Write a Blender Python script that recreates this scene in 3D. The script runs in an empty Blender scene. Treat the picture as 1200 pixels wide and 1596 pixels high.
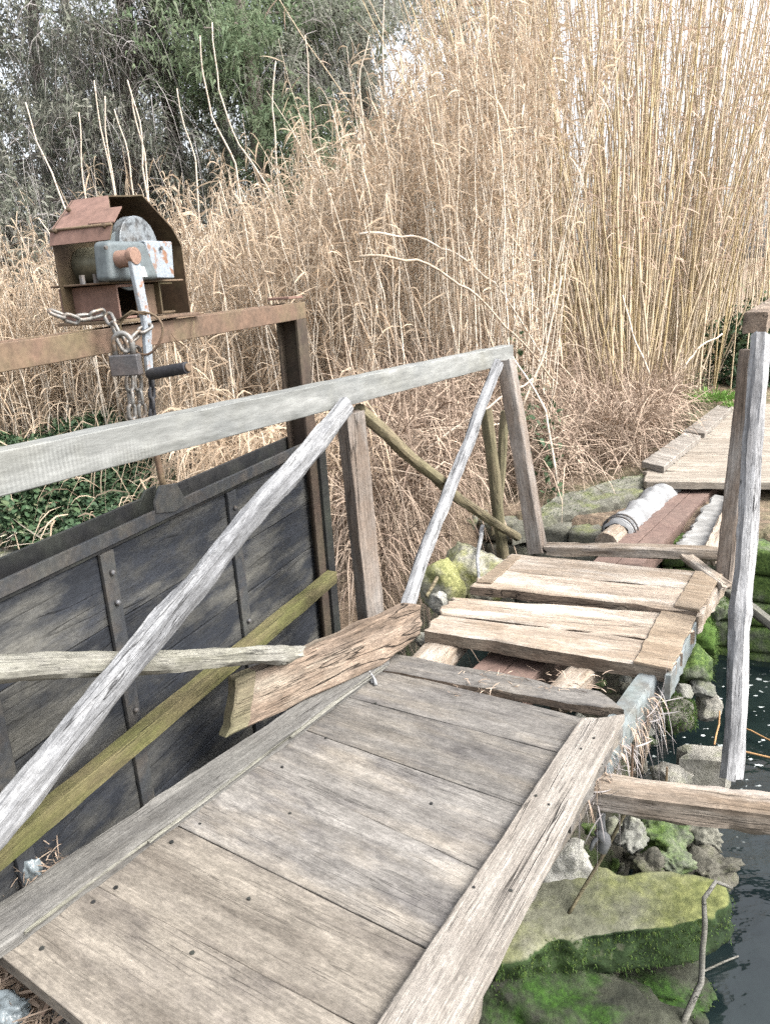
import bpy, math, random
import numpy as np
from mathutils import Vector, Matrix, noise
S = bpy.context.scene
COL = S.collection
# ------------------------------------------------------------------ camera, light, exposure
F, CX, CY, EYE = 1200.0, 600.0, 798.0, 1.4
PITCH, ROLL = math.radians(16), math.radians(3.7)
FWD = Vector((0, math.cos(PITCH), -math.sin(PITCH)))
_r = Vector((1, 0, 0)); _u = _r.cross(FWD)
RT = _r*math.cos(ROLL) - _u*math.sin(ROLL)
UP = _u*math.cos(ROLL) + _r*math.sin(ROLL)
C0 = Vector((0, 0, EYE))
cam = bpy.data.cameras.new('camera'); camo = bpy.data.objects.new('camera', cam); COL.objects.link(camo)
camo.matrix_world = Matrix(((RT.x, UP.x, -FWD.x, 0), (RT.y, UP.y, -FWD.y, 0), (RT.z, UP.z, -FWD.z, EYE), (0, 0, 0, 1)))
cam.sensor_fit = 'VERTICAL'; cam.sensor_height = 24.0; cam.lens = 24.0*F/1596.0
cam.clip_start = 0.05; cam.clip_end = 500
S.camera = camo
S.view_settings.view_transform = 'Standard'; S.view_settings.look = 'None'
S.cycles.use_denoising = False; S.cycles.use_adaptive_sampling = False; S.cycles.sample_clamp_indirect = 2.0
S.cycles.max_bounces = 8; S.cycles.diffuse_bounces = 4
S.view_settings.exposure = 1.95; S.view_settings.gamma = 1.0
SUN_EL, SUN_AZ = math.radians(48), math.radians(115)     # soft high light from behind the camera's right shoulder
W = bpy.data.worlds.new("World"); S.world = W; W.use_nodes = True
_nt = W.node_tree; _bg = _nt.nodes['Background']
_sky = _nt.nodes.new('ShaderNodeTexSky'); _sky.sky_type = 'NISHITA'; _sky.sun_disc = False
_sky.sun_elevation = SUN_EL; _sky.sun_rotation = SUN_AZ
_sky.air_density = 1.0; _sky.dust_density = 6.0; _sky.ozone_density = 0.6
_bw = _nt.nodes.new('ShaderNodeHueSaturation'); _bw.inputs['Saturation'].default_value = .30   # hazy white winter sky
_nt.links.new(_sky.outputs[0], _bw.inputs['Color']); _nt.links.new(_bw.outputs[0], _bg.inputs[0]); _bg.inputs[1].default_value = 0.15
sd = bpy.data.lights.new('sun', 'SUN'); sd.energy = 0.95; sd.angle = math.radians(24); sd.color = (1.0, 0.95, 0.88)
so = bpy.data.objects.new('sun', sd); COL.objects.link(so)
_sdir = Vector((math.sin(SUN_AZ)*math.cos(SUN_EL), math.cos(SUN_AZ)*math.cos(SUN_EL), math.sin(SUN_EL)))
so.rotation_euler = (-_sdir).to_track_quat('-Z', 'Y').to_euler()
so.location = _sdir*30

# ------------------------------------------------------------------ placing helpers (where a sight line meets a plane of the place)
def ray(px, py): return FWD + RT*((px-CX)/F) - UP*((py-CY)/F)
def Z(px, py, z=0.0):
    d = ray(px, py); return C0 + d*((z-EYE)/d.z)
def Y(px, py, y):
    d = ray(px, py); return C0 + d*(y/d.y)
def PL(px, py, P, n):
    d = ray(px, py); return C0 + d*(((P-C0).dot(n))/d.dot(n))
BD = Vector((0.498, 0.867, 0))            # along the bridge
BN = Vector((0.867, -0.498, 0))           # across it, to the right
RM = Vector((-.105, 2.8, 0))
def RP(px, py, off=0.0): return PL(px, py, RM + BN*off, BN)
_d = ray(1100, 405); GD = Vector((_d.x, _d.y, 0)).normalized(); GN = Vector((GD.y, -GD.x, 0))
G0 = Y(475, 480, 3.35)
def GP(px, py, off=0.0): return PL(px, py, G0 + GN*off, GN)
ZV = Vector((0, 0, 1))

# ------------------------------------------------------------------ object helpers
WM = {}
def link(o, parent, M):
    COL.objects.link(o)
    WM[o.name] = M
    if parent is not None:
        o.parent = parent; o.matrix_basis = WM[parent.name].inverted() @ M
    else:
        o.matrix_basis = M
    return o
def tag(o, label=None, cat=None, group=None, kind=None):
    if label: o['label'] = label
    if cat: o['category'] = cat
    if group: o['group'] = group
    if kind: o['kind'] = kind
    return o
def thing(name, label, cat, loc, group=None):
    o = bpy.data.objects.new(name, None); o.empty_display_size = 0.1
    link(o, None, Matrix.Translation(loc)); return tag(o, label, cat, group)
def bigmesh(name, V, Fq, mat, parent=None, frame=None, rnd=None, smooth=False, mats=None, midx=None):
    """V n x 3 world, Fq list of tuples or m x k array"""
    V = np.asarray(V, dtype=np.float64)
    M = frame if frame is not None else Matrix.Translation(Vector(V.mean(0)))
    Mi = np.array(M.inverted()); V = V @ Mi[:3, :3].T + Mi[:3, 3]
    me = bpy.data.meshes.new(name)
    if isinstance(Fq, np.ndarray):
        m, k = Fq.shape
        me.vertices.add(len(V)); me.vertices.foreach_set('co', V.astype(np.float32).ravel())
        me.loops.add(m*k); me.loops.foreach_set('vertex_index', Fq.astype(np.int32).ravel())
        me.polygons.add(m); me.polygons.foreach_set('loop_start', (np.arange(m)*k).astype(np.int32))
        me.update(calc_edges=True)
    else:
        me.from_pydata([tuple(v) for v in V], [], [tuple(int(i) for i in f) for f in Fq]); me.update()
    if smooth: me.polygons.foreach_set('use_smooth', np.ones(len(me.polygons), dtype=bool))
    if rnd is not None:
        at = me.attributes.new('rnd', 'FLOAT', 'POINT'); at.data.foreach_set('value', np.asarray(rnd, dtype=np.float32))
    for mm in (mats or [mat]): me.materials.append(mm)
    if midx is not None: me.polygons.foreach_set('material_index', np.asarray(midx, dtype=np.int32))
    o = bpy.data.objects.new(name, me)
    return link(o, parent, M)
class MB:
    """collects shapes of one part"""
    def __init__(s): s.v = []; s.f = []
    def add(s, V, Fc):
        n = len(s.v); s.v += [Vector(v) for v in V]; s.f += [tuple(i+n for i in f) for f in Fc]; return s
    def box(s, o, ax, ay, az):
        """o corner-centre, half axes as vectors"""
        P = [o + ax*a + ay*b + az*c for c in (-1, 1) for b in (-1, 1) for a in (-1, 1)]
        return s.add(P, [(0, 2, 3, 1), (4, 5, 7, 6), (0, 1, 5, 4), (2, 6, 7, 3), (0, 4, 6, 2), (1, 3, 7, 5)])
    def prism(s, poly, d):
        """closed polygon of points pushed along d"""
        n = len(poly); P = list(poly) + [p + d for p in poly]
        return s.add(P, [tuple(range(n-1, -1, -1)), tuple(range(n, 2*n))] + [(i, (i+1) % n, n+(i+1) % n, n+i) for i in range(n)])
    def tube(s, pts, r, k=8, closed=False, r1=None):
        pts = [Vector(p) for p in pts]; n = len(pts); V = []; Fc = []
        ref = None
        for i, p in enumerate(pts):
            a = pts[(i-1) % n] if (closed or i > 0) else p
            b = pts[(i+1) % n] if (closed or i < n-1) else p
            t = (b-a).normalized()
            if ref is None:
                ref = t.orthogonal().normalized()
            ref = (ref - t*ref.dot(t)).normalized(); q = t.cross(ref)
            rr = r if r1 is None else r + (r1-r)*i/max(1, n-1)
            if not isinstance(rr, (int, float)): rr = rr
            for j in range(k):
                an = 2*math.pi*j/k; V.append(p + ref*math.cos(an)*rr + q*math.sin(an)*rr)
        for i in range(n if closed else n-1):
            for j in range(k):
                a = i*k+j; b = i*k+(j+1) % k; c = ((i+1) % n)*k+(j+1) % k; d = ((i+1) % n)*k+j
                Fc.append((a, b, c, d))
        if not closed:
            Fc.append(tuple(range(k-1, -1, -1))); Fc.append(tuple((n-1)*k+j for j in range(k)))
        return s.add(V, Fc)
    def build(s, name, mat, parent=None, bevel=0.0, smooth=False, frame=None, seg=2):
        o = bigmesh(name, np.array([tuple(v) for v in s.v]), s.f, mat, parent, frame=frame, smooth=smooth or bevel > 0)
        if bevel > 0:
            b = o.modifiers.new('bevel', 'BEVEL'); b.width = bevel; b.segments = seg; b.limit_method = 'ANGLE'; b.angle_limit = math.radians(40)
            w = o.modifiers.new('wn', 'WEIGHTED_NORMAL')
        return o
def nz(p, s=1.0, o=0.0): return noise.noise(Vector((p[0]*s+o, p[1]*s+o*1.7, p[2]*s-o*.6)))
_seed = [0]
def nseed():
    _seed[0] += 1; return _seed[0]*7.31

def timber(name, A, B, w, h, mat, parent=None, up=ZV, w1=None, h1=None, rough=.004, bow=0.0, bowd=None, rnd=False, n=None, knots=(), endj=.006, wave=0.0, ch=.12):
    """a length of wood from A to B: width w across, height h along up; rnd = round pole"""
    A, B = Vector(A), Vector(B); L = (B-A).length; x = (B-A)/L
    z = (up - x*up.dot(x)).normalized(); y = z.cross(x)
    w1 = w if w1 is None else w1; h1 = h if h1 is None else h1
    sd = nseed(); n = n or max(6, int(L/0.05))
    if rnd:
        prof = [(math.cos(2*math.pi*k/14)*.5, math.sin(2*math.pi*k/14)*.5) for k in range(14)]
    else:
        c = ch; e = .5
        prof = [(e, -e+c), (e, -.16), (e, .16), (e, e-c), (e-c, e), (.16, e), (-.16, e), (-e+c, e), (-e, e-c), (-e, .16), (-e, -.16), (-e, -e+c), (-e+c, -e), (-.16, -e), (.16, -e), (e-c, -e)]
    K = len(prof); V = []; Fc = []
    bd = (bowd - x*bowd.dot(x)) if bowd is not None else z
    for i in range(n+1):
        t = i/n; s = t*L
        ww = w+(w1-w)*t; hh = h+(h1-h)*t
        if not rnd:   # keep chamfer roughly square
            pass
        k2 = 0
        for kt, ka in knots: k2 += ka*math.exp(-((t-kt)*L/.035)**2)
        off = bd*(bow*math.sin(math.pi*t)) + y*(wave*noise.noise(Vector((s*2.2, sd, 3)))) + z*(wave*noise.noise(Vector((s*2.2, sd, 9))))
        for j, (a, b) in enumerate(prof):
            r = rough*(noise.noise(Vector((s*6, a*4+sd, b*4))) + .6*noise.noise(Vector((s*17, a*9+sd, b*9))))
            ej = 0
            if i in (0, n): ej = endj*noise.noise(Vector((a*5+sd, b*5, i*3.3)))*1.6
            q = Vector((a, b, 0)); q.normalize()
            V.append(A + x*(s+ej) + off + y*(a*ww*(1+k2) + q.x*r) + z*(b*hh*(1+k2) + q.y*r))
    for i in range(n):
        for j in range(K):
            Fc.append((i*K+j, i*K+(j+1) % K, (i+1)*K+(j+1) % K, (i+1)*K+j))
    a0 = len(V); V.append(sum((V[j] for j in range(K)), Vector())/K - x*endj*.3)
    V.append(sum((V[n*K+j] for j in range(K)), Vector())/K + x*endj*.3)
    for j in range(K):
        Fc.append((a0, (j+1) % K, j)); Fc.append((a0+1, n*K+j, n*K+(j+1) % K))
    mid = (A+B)/2
    M = Matrix(((x.x, y.x, z.x, mid.x), (x.y, y.y, z.y, mid.y), (x.z, y.z, z.z, mid.z), (0, 0, 0, 1)))
    o = bigmesh(name, np.array([tuple(v) for v in V]), Fc, mat, parent, frame=M, smooth=True)
    try: o.data.set_sharp_from_angle(angle=math.radians(30))
    except Exception: pass
    return o

def slab(name, a, b, c, d, t, mat, parent=None, rough=.0015, edge=.004, endj=.006, ch=.004, chips=(), warp=0.0, lift=0.0, cut=None, sidem=None):
    """board whose top face is a-b (near long edge) and d-c (far long edge); t thick downward"""
    a, b, c, d = [Vector(p) + ZV*lift for p in (a, b, c, d)]
    x = ((b-a)+(c-d)).normalized(); nrm = (b-a).cross(d-a).normalized()
    if nrm.z < 0 and abs(nrm.z) > .2: nrm = -nrm
    x = (x - nrm*x.dot(nrm)).normalized(); y = nrm.cross(x)
    L = ((b-a).length+(c-d).length)/2; wd = ((d-a).length+(c-b).length)/2
    sd = nseed(); nx = max(8, int(L/.035)); ny = max(4, int(wd/.03))
    us = [0, min(.3, ch/L)] + [i/nx for i in range(1, nx)] + [1-min(.3, ch/L), 1]
    vs = [0, min(.3, ch/wd)] + [j/ny for j in range(1, ny)] + [1-min(.3, ch/wd), 1]
    us = sorted(set(us)); vs = sorted(set(vs)); NU, NV = len(us), len(vs)
    top = []; bot = []
    for i, u in enumerate(us):
        for j, v in enumerate(vs):
            p = a*(1-u)*(1-v) + b*u*(1-v) + c*u*v + d*(1-u)*v
            s = u*L
            en = edge*(noise.noise(Vector((s*5, sd, 1))) + .7*noise.noise(Vector((s*16, sd, 2)))) * (1-v)**2
            ef = edge*(noise.noise(Vector((s*5, sd, 5))) + .7*noise.noise(Vector((s*16, sd, 6)))) * v**2
            e0 = endj*noise.noise(Vector((v*wd*25, sd, 11)))*(1-u)**8*2
            e1 = endj*noise.noise(Vector((v*wd*25, sd, 15)))*u**8*2
            for (cu, cv, cr, dep) in chips:
                q = math.hypot((u-cu)*L, (v-cv)*wd)
                if q < cr: en += (dep*(1-q/cr)) if cv < .5 else 0; ef -= (dep*(1-q/cr)) if cv > .5 else 0
            zz = rough*(noise.noise(Vector((s*3, v*wd*22+sd, 0)))+.7*noise.noise(Vector((s*9, v*wd*60+sd, 4)))) + warp*((v-.5)**2*4)*wd + warp*noise.noise(Vector((s*1.3, sd, 7)))*.1
            if i in (0, NU-1) or j in (0, NV-1): zz -= ch*.8
            q = p + y*(en+ef) + x*(e0+e1)
            top.append(q + nrm*zz)
            bot.append(q - nrm*(t + rough*noise.noise(Vector((s*8, v*9+sd, 21)))))
    n0 = len(top); V = top+bot; Fc = []
    I = lambda i, j: i*NV+j
    for i in range(NU-1):
        for j in range(NV-1):
            Fc.append((I(i, j), I(i+1, j), I(i+1, j+1), I(i, j+1)))
            Fc.append((n0+I(i, j), n0+I(i, j+1), n0+I(i+1, j+1), n0+I(i+1, j)))
    for i in range(NU-1):
        Fc.append((I(i, 0), n0+I(i, 0), n0+I(i+1, 0), I(i+1, 0)))
        Fc.append((I(i, NV-1), I(i+1, NV-1), n0+I(i+1, NV-1), n0+I(i, NV-1)))
    for j in range(NV-1):
        Fc.append((I(0, j), I(0, j+1), n0+I(0, j+1), n0+I(0, j)))
        Fc.append((I(NU-1, j), n0+I(NU-1, j), n0+I(NU-1, j+1), I(NU-1, j+1)))
    mid = (a+b+c+d)/4
    M = Matrix(((x.x, y.x, nrm.x, mid.x), (x.y, y.y, nrm.y, mid.y), (x.z, y.z, nrm.z, mid.z), (0, 0, 0, 1)))
    mi = None
    if cut:
        mi = []
        for f in Fc:
            q = [(us[(k % n0)//NV], vs[(k % n0) % NV]) for k in f]; u = sum(a_ for a_, b_ in q)/len(q); v = sum(b_ for a_, b_ in q)/len(q)
            mi.append(1 if u < cut[1]*(1.15-.3*v) else 0)
    if sidem: mi = [0 if max(f) < n0 else 1 for f in Fc]
    o = bigmesh(name, np.array([tuple(v) for v in V]), Fc, mat, parent, frame=M, smooth=True, mats=[mat, cut[0]] if cut else [mat, sidem] if sidem else None, midx=mi)
    try: o.data.set_sharp_from_angle(angle=math.radians(30))
    except Exception: pass
    return o

# ------------------------------------------------------------------ materials
class NT:
    def __init__(s, name, rough=.85):
        s.m = bpy.data.materials.new(name); s.m.use_nodes = True; s.t = s.m.node_tree
        s.b = s.t.nodes['Principled BSDF']; s.b.inputs['Roughness'].default_value = rough
        s.b.inputs['Specular IOR Level'].default_value = .25
        s._tc = None
    def n(s, typ, **kw):
        nd = s.t.nodes.new('ShaderNode'+typ)
        for k, v in kw.items():
            if k.startswith('_'): setattr(nd, k[1:], v)
        for k, v in kw.items():
            if k.startswith('_'): continue
            key = int(k[1:]) if (k[0] == 'i' and k[1:].isdigit()) else k.replace('__', ' ')
            inp = nd.inputs[key]
            s.set(inp, v)
        return nd
    def set(s, inp, v):
        if hasattr(v, 'is_output') or isinstance(v, bpy.types.NodeSocket): s.t.links.new(v, inp)
        else: inp.default_value = v
    def co(s):
        if s._tc is None: s._tc = s.n('TexCoord')
        return s._tc.outputs['Object']
    def orand(s):
        return s.n('ObjectInfo').outputs['Random']
    def mapv(s, sc, loc=(0, 0, 0)):
        return s.n('Mapping', Vector=s.co(), Scale=sc, Location=loc).outputs[0]
    def noise(s, vec, scale=1.0, detail=4.0, rough=.55, w=None, dist=0.0):
        nd = s.n('TexNoise', **{'_noise_dimensions': '4D'}, Vector=vec, Scale=scale, Detail=detail, Roughness=rough, Distortion=dist)
        if w is not None: s.set(nd.inputs['W'], w)
        return nd.outputs['Fac']
    def math(s, op, a, b=0.0, c=0.0, clamp=False):
        return s.n('Math', _operation=op, _use_clamp=clamp, i0=a, i1=b, i2=c).outputs[0]
    def rng(s, v, a, b, c=0.0, d=1.0):
        return s.n('MapRange', Value=v, i1=a, i2=b, i3=c, i4=d).outputs[0]
    def ramp(s, f, stops):
        nd = s.n('ValToRGB', Fac=f); cr = nd.color_ramp
        while len(cr.elements) < len(stops): cr.elements.new(.5)
        for e, (p, c) in zip(cr.elements, stops): e.position = p; e.color = (*c, 1)
        return nd.outputs[0]
    def mix(s, f, a, b, mode='MIX'):
        nd = s.n('Mix', _data_type='RGBA', _blend_type=mode)
        s.set(nd.inputs[0], f)
        for k, v in ((6, a), (7, b)):
            if isinstance(v, tuple): v = (*v, 1) if len(v) == 3 else v
            s.set(nd.inputs[k], v)
        return nd.outputs[2]
    def bump(s, h, strength=.4, dist=.004):
        nd = s.n('Bump', Strength=strength, Distance=dist, Height=h); s.t.links.new(nd.outputs[0], s.b.inputs['Normal']); return nd
    def out(s, col, rough=None):
        s.set(s.b.inputs['Base Color'], col if not isinstance(col, tuple) else (*col, 1))
        if rough is not None: s.set(s.b.inputs['Roughness'], rough)
        return s.m

def wood(name, c0, c1, c2, stain, stain_amt=.5, moss=None, moss_amt=0.0, crack=1.0, fine=.35, gx=1.2, gy=16, bump=.6, rough=.88, pale=None, pale_amt=0.0, contrast=1.0, sc=1.0, mott=.5):
    S3 = lambda c: tuple(x*sc for x in c)
    c0, c1, c2, stain = S3(c0), S3(c1), S3(c2), S3(stain); pale = S3(pale) if pale else None; moss = S3(moss) if moss else None
    k = NT(name, rough); w = k.math('MULTIPLY', k.orand(), 60.0)
    g1 = k.noise(k.mapv((gx, gy, gy)), 1.0, 6, .62, w, .25)
    g2 = k.noise(k.mapv((gx*5, gy*13, gy*13)), 1.0, 6, .7, w)
    bl = k.noise(k.mapv((3.2, 6.5, 6.5)), 1.0, 8, .72, w, .4)
    sp = k.noise(k.mapv((60, 150, 150)), 1.0, 4, .65, w)
    lo, hi = .5-.22/contrast, .5+.22/contrast
    col = k.ramp(k.rng(g1, lo, hi), [(0, c0), (.5, c1), (1, c2)])
    col = k.mix(k.math('MULTIPLY', k.rng(bl, .47, .66), stain_amt), col, stain)
    if pale: col = k.mix(k.math('MULTIPLY', k.rng(k.noise(k.mapv((2.2, 9, 9), (3, 1, 7)), 1.0, 5, .6, w), .5, .68), pale_amt), col, pale)
    if moss: col = k.mix(k.math('MULTIPLY', k.rng(k.noise(k.mapv((2.5, 7, 7), (9, 4, 2)), 1.0, 6, .65, w), .42, .62), moss_amt), col, moss)
    f = k.rng(g2, .3, .7, 1-fine, 1+fine*.55)
    col = k.mix(1.0, col, k.n('CombineColor', i0=f, i1=f, i2=f).outputs[0], 'MULTIPLY')
    mo = k.noise(k.mapv((13, 30, 30), (2, 7, 5)), 1.0, 8, .72, w)
    f3 = k.rng(mo, .34, .66, 1-mott*.42, 1+mott*.26)
    col = k.mix(1.0, col, k.n('CombineColor', i0=f3, i1=f3, i2=f3).outputs[0], 'MULTIPLY')
    f2 = k.rng(sp, .34, .66, .74, 1.16)
    col = k.mix(1.0, col, k.n('CombineColor', i0=f2, i1=f2, i2=f2).outputs[0], 'MULTIPLY')
    cv = k.noise(k.mapv((gx*.55, gy*1.1, gy*1.1), (1, 5, 3)), 1.0, 3, .5, w, .1)
    line = k.rng(k.math('ABSOLUTE', k.math('SUBTRACT', cv, .5)), .0, .011, 1.0, 0.0)
    gate = k.rng(k.noise(k.mapv((1.7, 6, 6), (4, 8, 1)), 1.0, 2, .5, w), .48, .58)
    ck = k.math('MULTIPLY', k.math('MULTIPLY', line, gate), crack)
    fv = k.noise(k.mapv((gx*.9, gy*3.2, gy*3.2), (8, 2, 6)), 1.0, 2, .5, w, .15)
    fl = k.math('MULTIPLY', k.rng(k.math('ABSOLUTE', k.math('SUBTRACT', fv, .5)), .0, .018, 1.0, 0.0), k.rng(k.noise(k.mapv((3.1, 14, 14), (1, 3, 9)), 1.0, 3, .6, w), .50, .60))
    ck = k.math('MAXIMUM', ck, k.math('MULTIPLY', fl, .7))
    col = k.mix(k.math('MULTIPLY', ck, .8), col, tuple(c*.16 for c in c0))
    h = k.math('SUBTRACT', k.math('ADD', k.math('MULTIPLY', g2, .6), k.math('MULTIPLY', g1, .8)), k.math('MULTIPLY', ck, 1.1))
    h = k.math('ADD', h, k.math('MULTIPLY', sp, .35))
    k.bump(h, bump, .006)
    br = k.rng(k.orand(), 0, 1, .80, 1.15)
    col = k.mix(1.0, col, k.n('CombineColor', i0=br, i1=br, i2=br).outputs[0], 'MULTIPLY')
    return k.out(col)

M_deck = wood('grey_deck_wood', sc=0.86, c0=(.098, .092, .085), c1=(.172, .163, .151), c2=(.245, .234, .218), stain=(.085, .08, .08), stain_amt=.8, pale=(.31, .275, .225), pale_amt=.5, fine=.3, gx=1.6, crack=.3, mott=.8)
M_deckb = wood('brown_deck_wood', sc=0.84, c0=(.112, .098, .082), c1=(.182, .163, .138), c2=(.25, .226, .192), stain=(.095, .085, .078), stain_amt=.7, pale=(.31, .28, .235), pale_amt=.5, fine=.3, gx=1.6, crack=.3, mott=.8)
M_edge = wood('silver_board_wood', sc=0.82, c0=(.135, .12, .105), c1=(.25, .23, .205), c2=(.36, .335, .305), stain=(.16, .14, .12), stain_amt=.5, crack=1.4, fine=.5, gy=24, gx=.9)
M_kerb = wood('dark_grey_board_wood', sc=0.85, c0=(.085, .083, .080), c1=(.15, .147, .14), c2=(.235, .229, .215), stain=(.075, .07, .064), stain_amt=.6, moss=(.16, .16, .14), moss_amt=.25, crack=1.0)
M_tan = wood('tan_plank_wood', sc=0.88, c0=(.22, .175, .135), c1=(.35, .295, .24), c2=(.46, .405, .345), stain=(.25, .185, .125), stain_amt=.6, pale=(.55, .515, .465), pale_amt=.9, crack=1.0, fine=.32)
M_fard = wood('far_pale_plank_wood', sc=0.9, c0=(.22, .185, .15), c1=(.32, .285, .24), c2=(.41, .375, .325), stain=(.22, .18, .14), stain_amt=.5, pale=(.47, .43, .37), pale_amt=.6, crack=1.0, fine=.35)
M_tand = wood('brown_batten_wood', sc=0.85, c0=(.19, .145, .10), c1=(.29, .23, .17), c2=(.38, .32, .245), stain=(.2, .15, .105), stain_amt=.5, crack=.8)
M_rot = wood('rotten_plank_wood', sc=0.88, c0=(.105, .078, .057), c1=(.20, .152, .115), c2=(.30, .24, .19), stain=(.095, .078, .065), stain_amt=.75, pale=(.27, .245, .20), pale_amt=.6, crack=1.3, fine=.55, bump=1.2, gx=2.6, gy=13, contrast=1.3)
M_fresh = wood('pale_olive_end_wood', (.085, .076, .05), (.135, .12, .08), (.18, .16, .11), (.11, .085, .06), .6, crack=.8, moss=(.085, .088, .045), moss_amt=.5)
M_blue = wood('blue_grey_weathered_wood', sc=0.76, c0=(.15, .155, .165), c1=(.29, .30, .315), c2=(.44, .45, .46), stain=(.20, .205, .21), stain_amt=.5, crack=1.2, fine=.5, gy=24, gx=2.6, contrast=1.25, mott=.7)
M_blueb = wood('pale_split_pole_wood', (.18, .18, .185), (.34, .345, .355), (.50, .50, .50), (.24, .24, .24), .5, crack=1.4, fine=.45, gy=24, gx=2.2, contrast=1.2)
M_pole = wood('pale_driftwood', sc=0.64, c0=(.15, .15, .135), c1=(.27, .265, .24), c2=(.38, .37, .335), stain=(.2, .2, .165), stain_amt=.5, moss=(.2, .2, .13), moss_amt=.4, crack=1.2, fine=.45, gy=20, contrast=1.2)
M_post = wood('brown_post_wood', sc=0.85, c0=(.115, .088, .068), c1=(.205, .165, .135), c2=(.29, .25, .215), stain=(.22, .205, .19), stain_amt=.6, pale=(.33, .325, .315), pale_amt=.65, crack=1.1, fine=.45)
M_olive = wood('olive_stick_wood', sc=0.75, c0=(.125, .105, .068), c1=(.22, .185, .12), c2=(.30, .26, .175), stain=(.14, .125, .07), stain_amt=.5, moss=(.18, .18, .10), moss_amt=.5, crack=1.0, fine=.45)
M_green = wood('green_algae_beam_wood', sc=0.72, c0=(.085, .072, .038), c1=(.145, .125, .065), c2=(.21, .18, .10), stain=(.075, .075, .033), stain_amt=.6, moss=(.105, .115, .035), moss_amt=.8, crack=.8)
M_gate = wood('black_gate_board', sc=0.74, c0=(.012, .014, .018), c1=(.024, .028, .036), c2=(.044, .049, .060), stain=(.075, .074, .066), stain_amt=.7, pale=(.15, .147, .13), pale_amt=.75, crack=.5, fine=.22, gx=1.1, gy=7, mott=.4)
M_log = wood('grey_brown_log', sc=0.95, c0=(.14, .108, .08), c1=(.245, .205, .165), c2=(.36, .32, .27), stain=(.17, .125, .085), stain_amt=.65, pale=(.42, .40, .38), pale_amt=.65, crack=1.3, fine=.5)
# sawn rail: crosswise saw marks
def rail_mat():
    k = NT('sawn_grey_rail_wood', .88); w = k.math('MULTIPLY', k.orand(), 60.0)
    g = k.noise(k.mapv((1.1, 14, 14)), 1.0, 5, .6, w, .2)
    saw = k.n('TexWave', _wave_type='BANDS', _bands_direction='X', Vector=k.co(), Scale=27.0, Distortion=1.6, Detail=3.0, **{'Detail__Scale': 2.5}).outputs['Fac']
    msk = k.rng(k.noise(k.mapv((4, 9, 9), (5, 3, 1)), 1.0, 4, .6, w), .44, .62)
    fn = k.noise(k.mapv((16, 60, 60)), 1.0, 4, .6, w)
    col = k.ramp(k.rng(g, .3, .7), [(0, (.105, .110, .106)), (.5, (.17, .177, .172)), (1, (.235, .242, .236))])
    bl = k.noise(k.mapv((2.4, 6, 6)), 1.0, 5, .65, w)
    col = k.mix(k.math('MULTIPLY', k.rng(bl, .5, .68), .55), col, (.09, .10, .105))
    col = k.mix(k.math('MULTIPLY', k.rng(k.noise(k.mapv((3, 3, 3), (2, 9, 9)), 1.0, 4, .6, w), .5, .7), .35), col, (.15, .148, .115))
    f = k.math('MULTIPLY', k.rng(k.math('MULTIPLY', saw, msk), 0, 1, .86, 1.14), k.rng(fn, .3, .7, .75, 1.15))
    col = k.mix(1.0, col, k.n('CombineColor', i0=f, i1=f, i2=f).outputs[0], 'MULTIPLY')
    k.bump(k.math('ADD', k.math('MULTIPLY', saw, k.math('MULTIPLY', msk, .35)), k.math('ADD', fn, g)), .5, .005)
    return k.out(col)
M_rail = rail_mat()

def metal(name, paint, rust, thr=.5, soft=.06, rough=.65, met=0.0, sc=14, dirt=(.12, .09, .06), dirt_amt=.4, streak=True):
    k = NT(name, rough); w = k.math('MULTIPLY', k.orand(), 60.0)
    a = k.noise(k.mapv((sc, sc, sc)), 1.0, 7, .65, w)
    b = k.noise(k.mapv((sc*5, sc*5, sc*5)), 1.0, 4, .6, w)
    d = k.noise(k.mapv((sc*.4, sc*.4, sc*.4), (3, 3, 3)), 1.0, 5, .6, w)
    col = k.mix(k.rng(a, thr-soft, thr+soft), paint, rust)
    col = k.mix(k.math('MULTIPLY', k.rng(d, .45, .7), dirt_amt), col, dirt)
    f = k.rng(b, .3, .7, .72, 1.2)
    col = k.mix(1.0, col, k.n('CombineColor', i0=f, i1=f, i2=f).outputs[0], 'MULTIPLY')
    k.b.inputs['Metallic'].default_value = met
    k.bump(k.math('ADD', a, k.math('MULTIPLY', b, .5)), .35, .003)
    return k.out(col)
M_rust = metal('rusty_steel', (.082, .058, .042), (.125, .082, .058), .5, .15, .8, dirt=(.125, .108, .06), dirt_amt=.75)
M_rustd = metal('dark_rusty_steel', (.035, .027, .022), (.06, .043, .033), .5, .15, .8, dirt=(.06, .055, .035), dirt_amt=.6)
M_pink = metal('pink_red_oxide_paint', (.175, .108, .088), (.125, .075, .058), .55, .2, .65, dirt=(.12, .075, .055), dirt_amt=.6, sc=9)
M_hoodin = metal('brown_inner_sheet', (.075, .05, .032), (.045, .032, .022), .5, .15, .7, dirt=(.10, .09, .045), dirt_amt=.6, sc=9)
M_gbox = metal('blue_grey_gearbox_paint', (.075, .092, .10), (.10, .118, .124), .5, .2, .5, dirt=(.08, .08, .08), dirt_amt=.3)
M_flake = metal('flaking_grey_paint_on_rust', (.20, .23, .26), (.17, .095, .06), .55, .025, .6, sc=26, dirt=(.2, .22, .24), dirt_amt=.4)
M_arm = metal('grey_crank_paint', (.22, .25, .28), (.20, .11, .07), .58, .04, .5, sc=30)
M_hub = metal('rusted_crank_hub', (.17, .105, .08), (.21, .135, .105), .5, .15, .7, sc=30)
M_gear = metal('galvanised_gear', (.17, .19, .205), (.06, .065, .07), .52, .05, .45, met=.3, sc=40)
M_drum = metal('greasy_steel_drum', (.20, .20, .15), (.07, .07, .05), .5, .12, .4, met=.3, sc=10)
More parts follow.
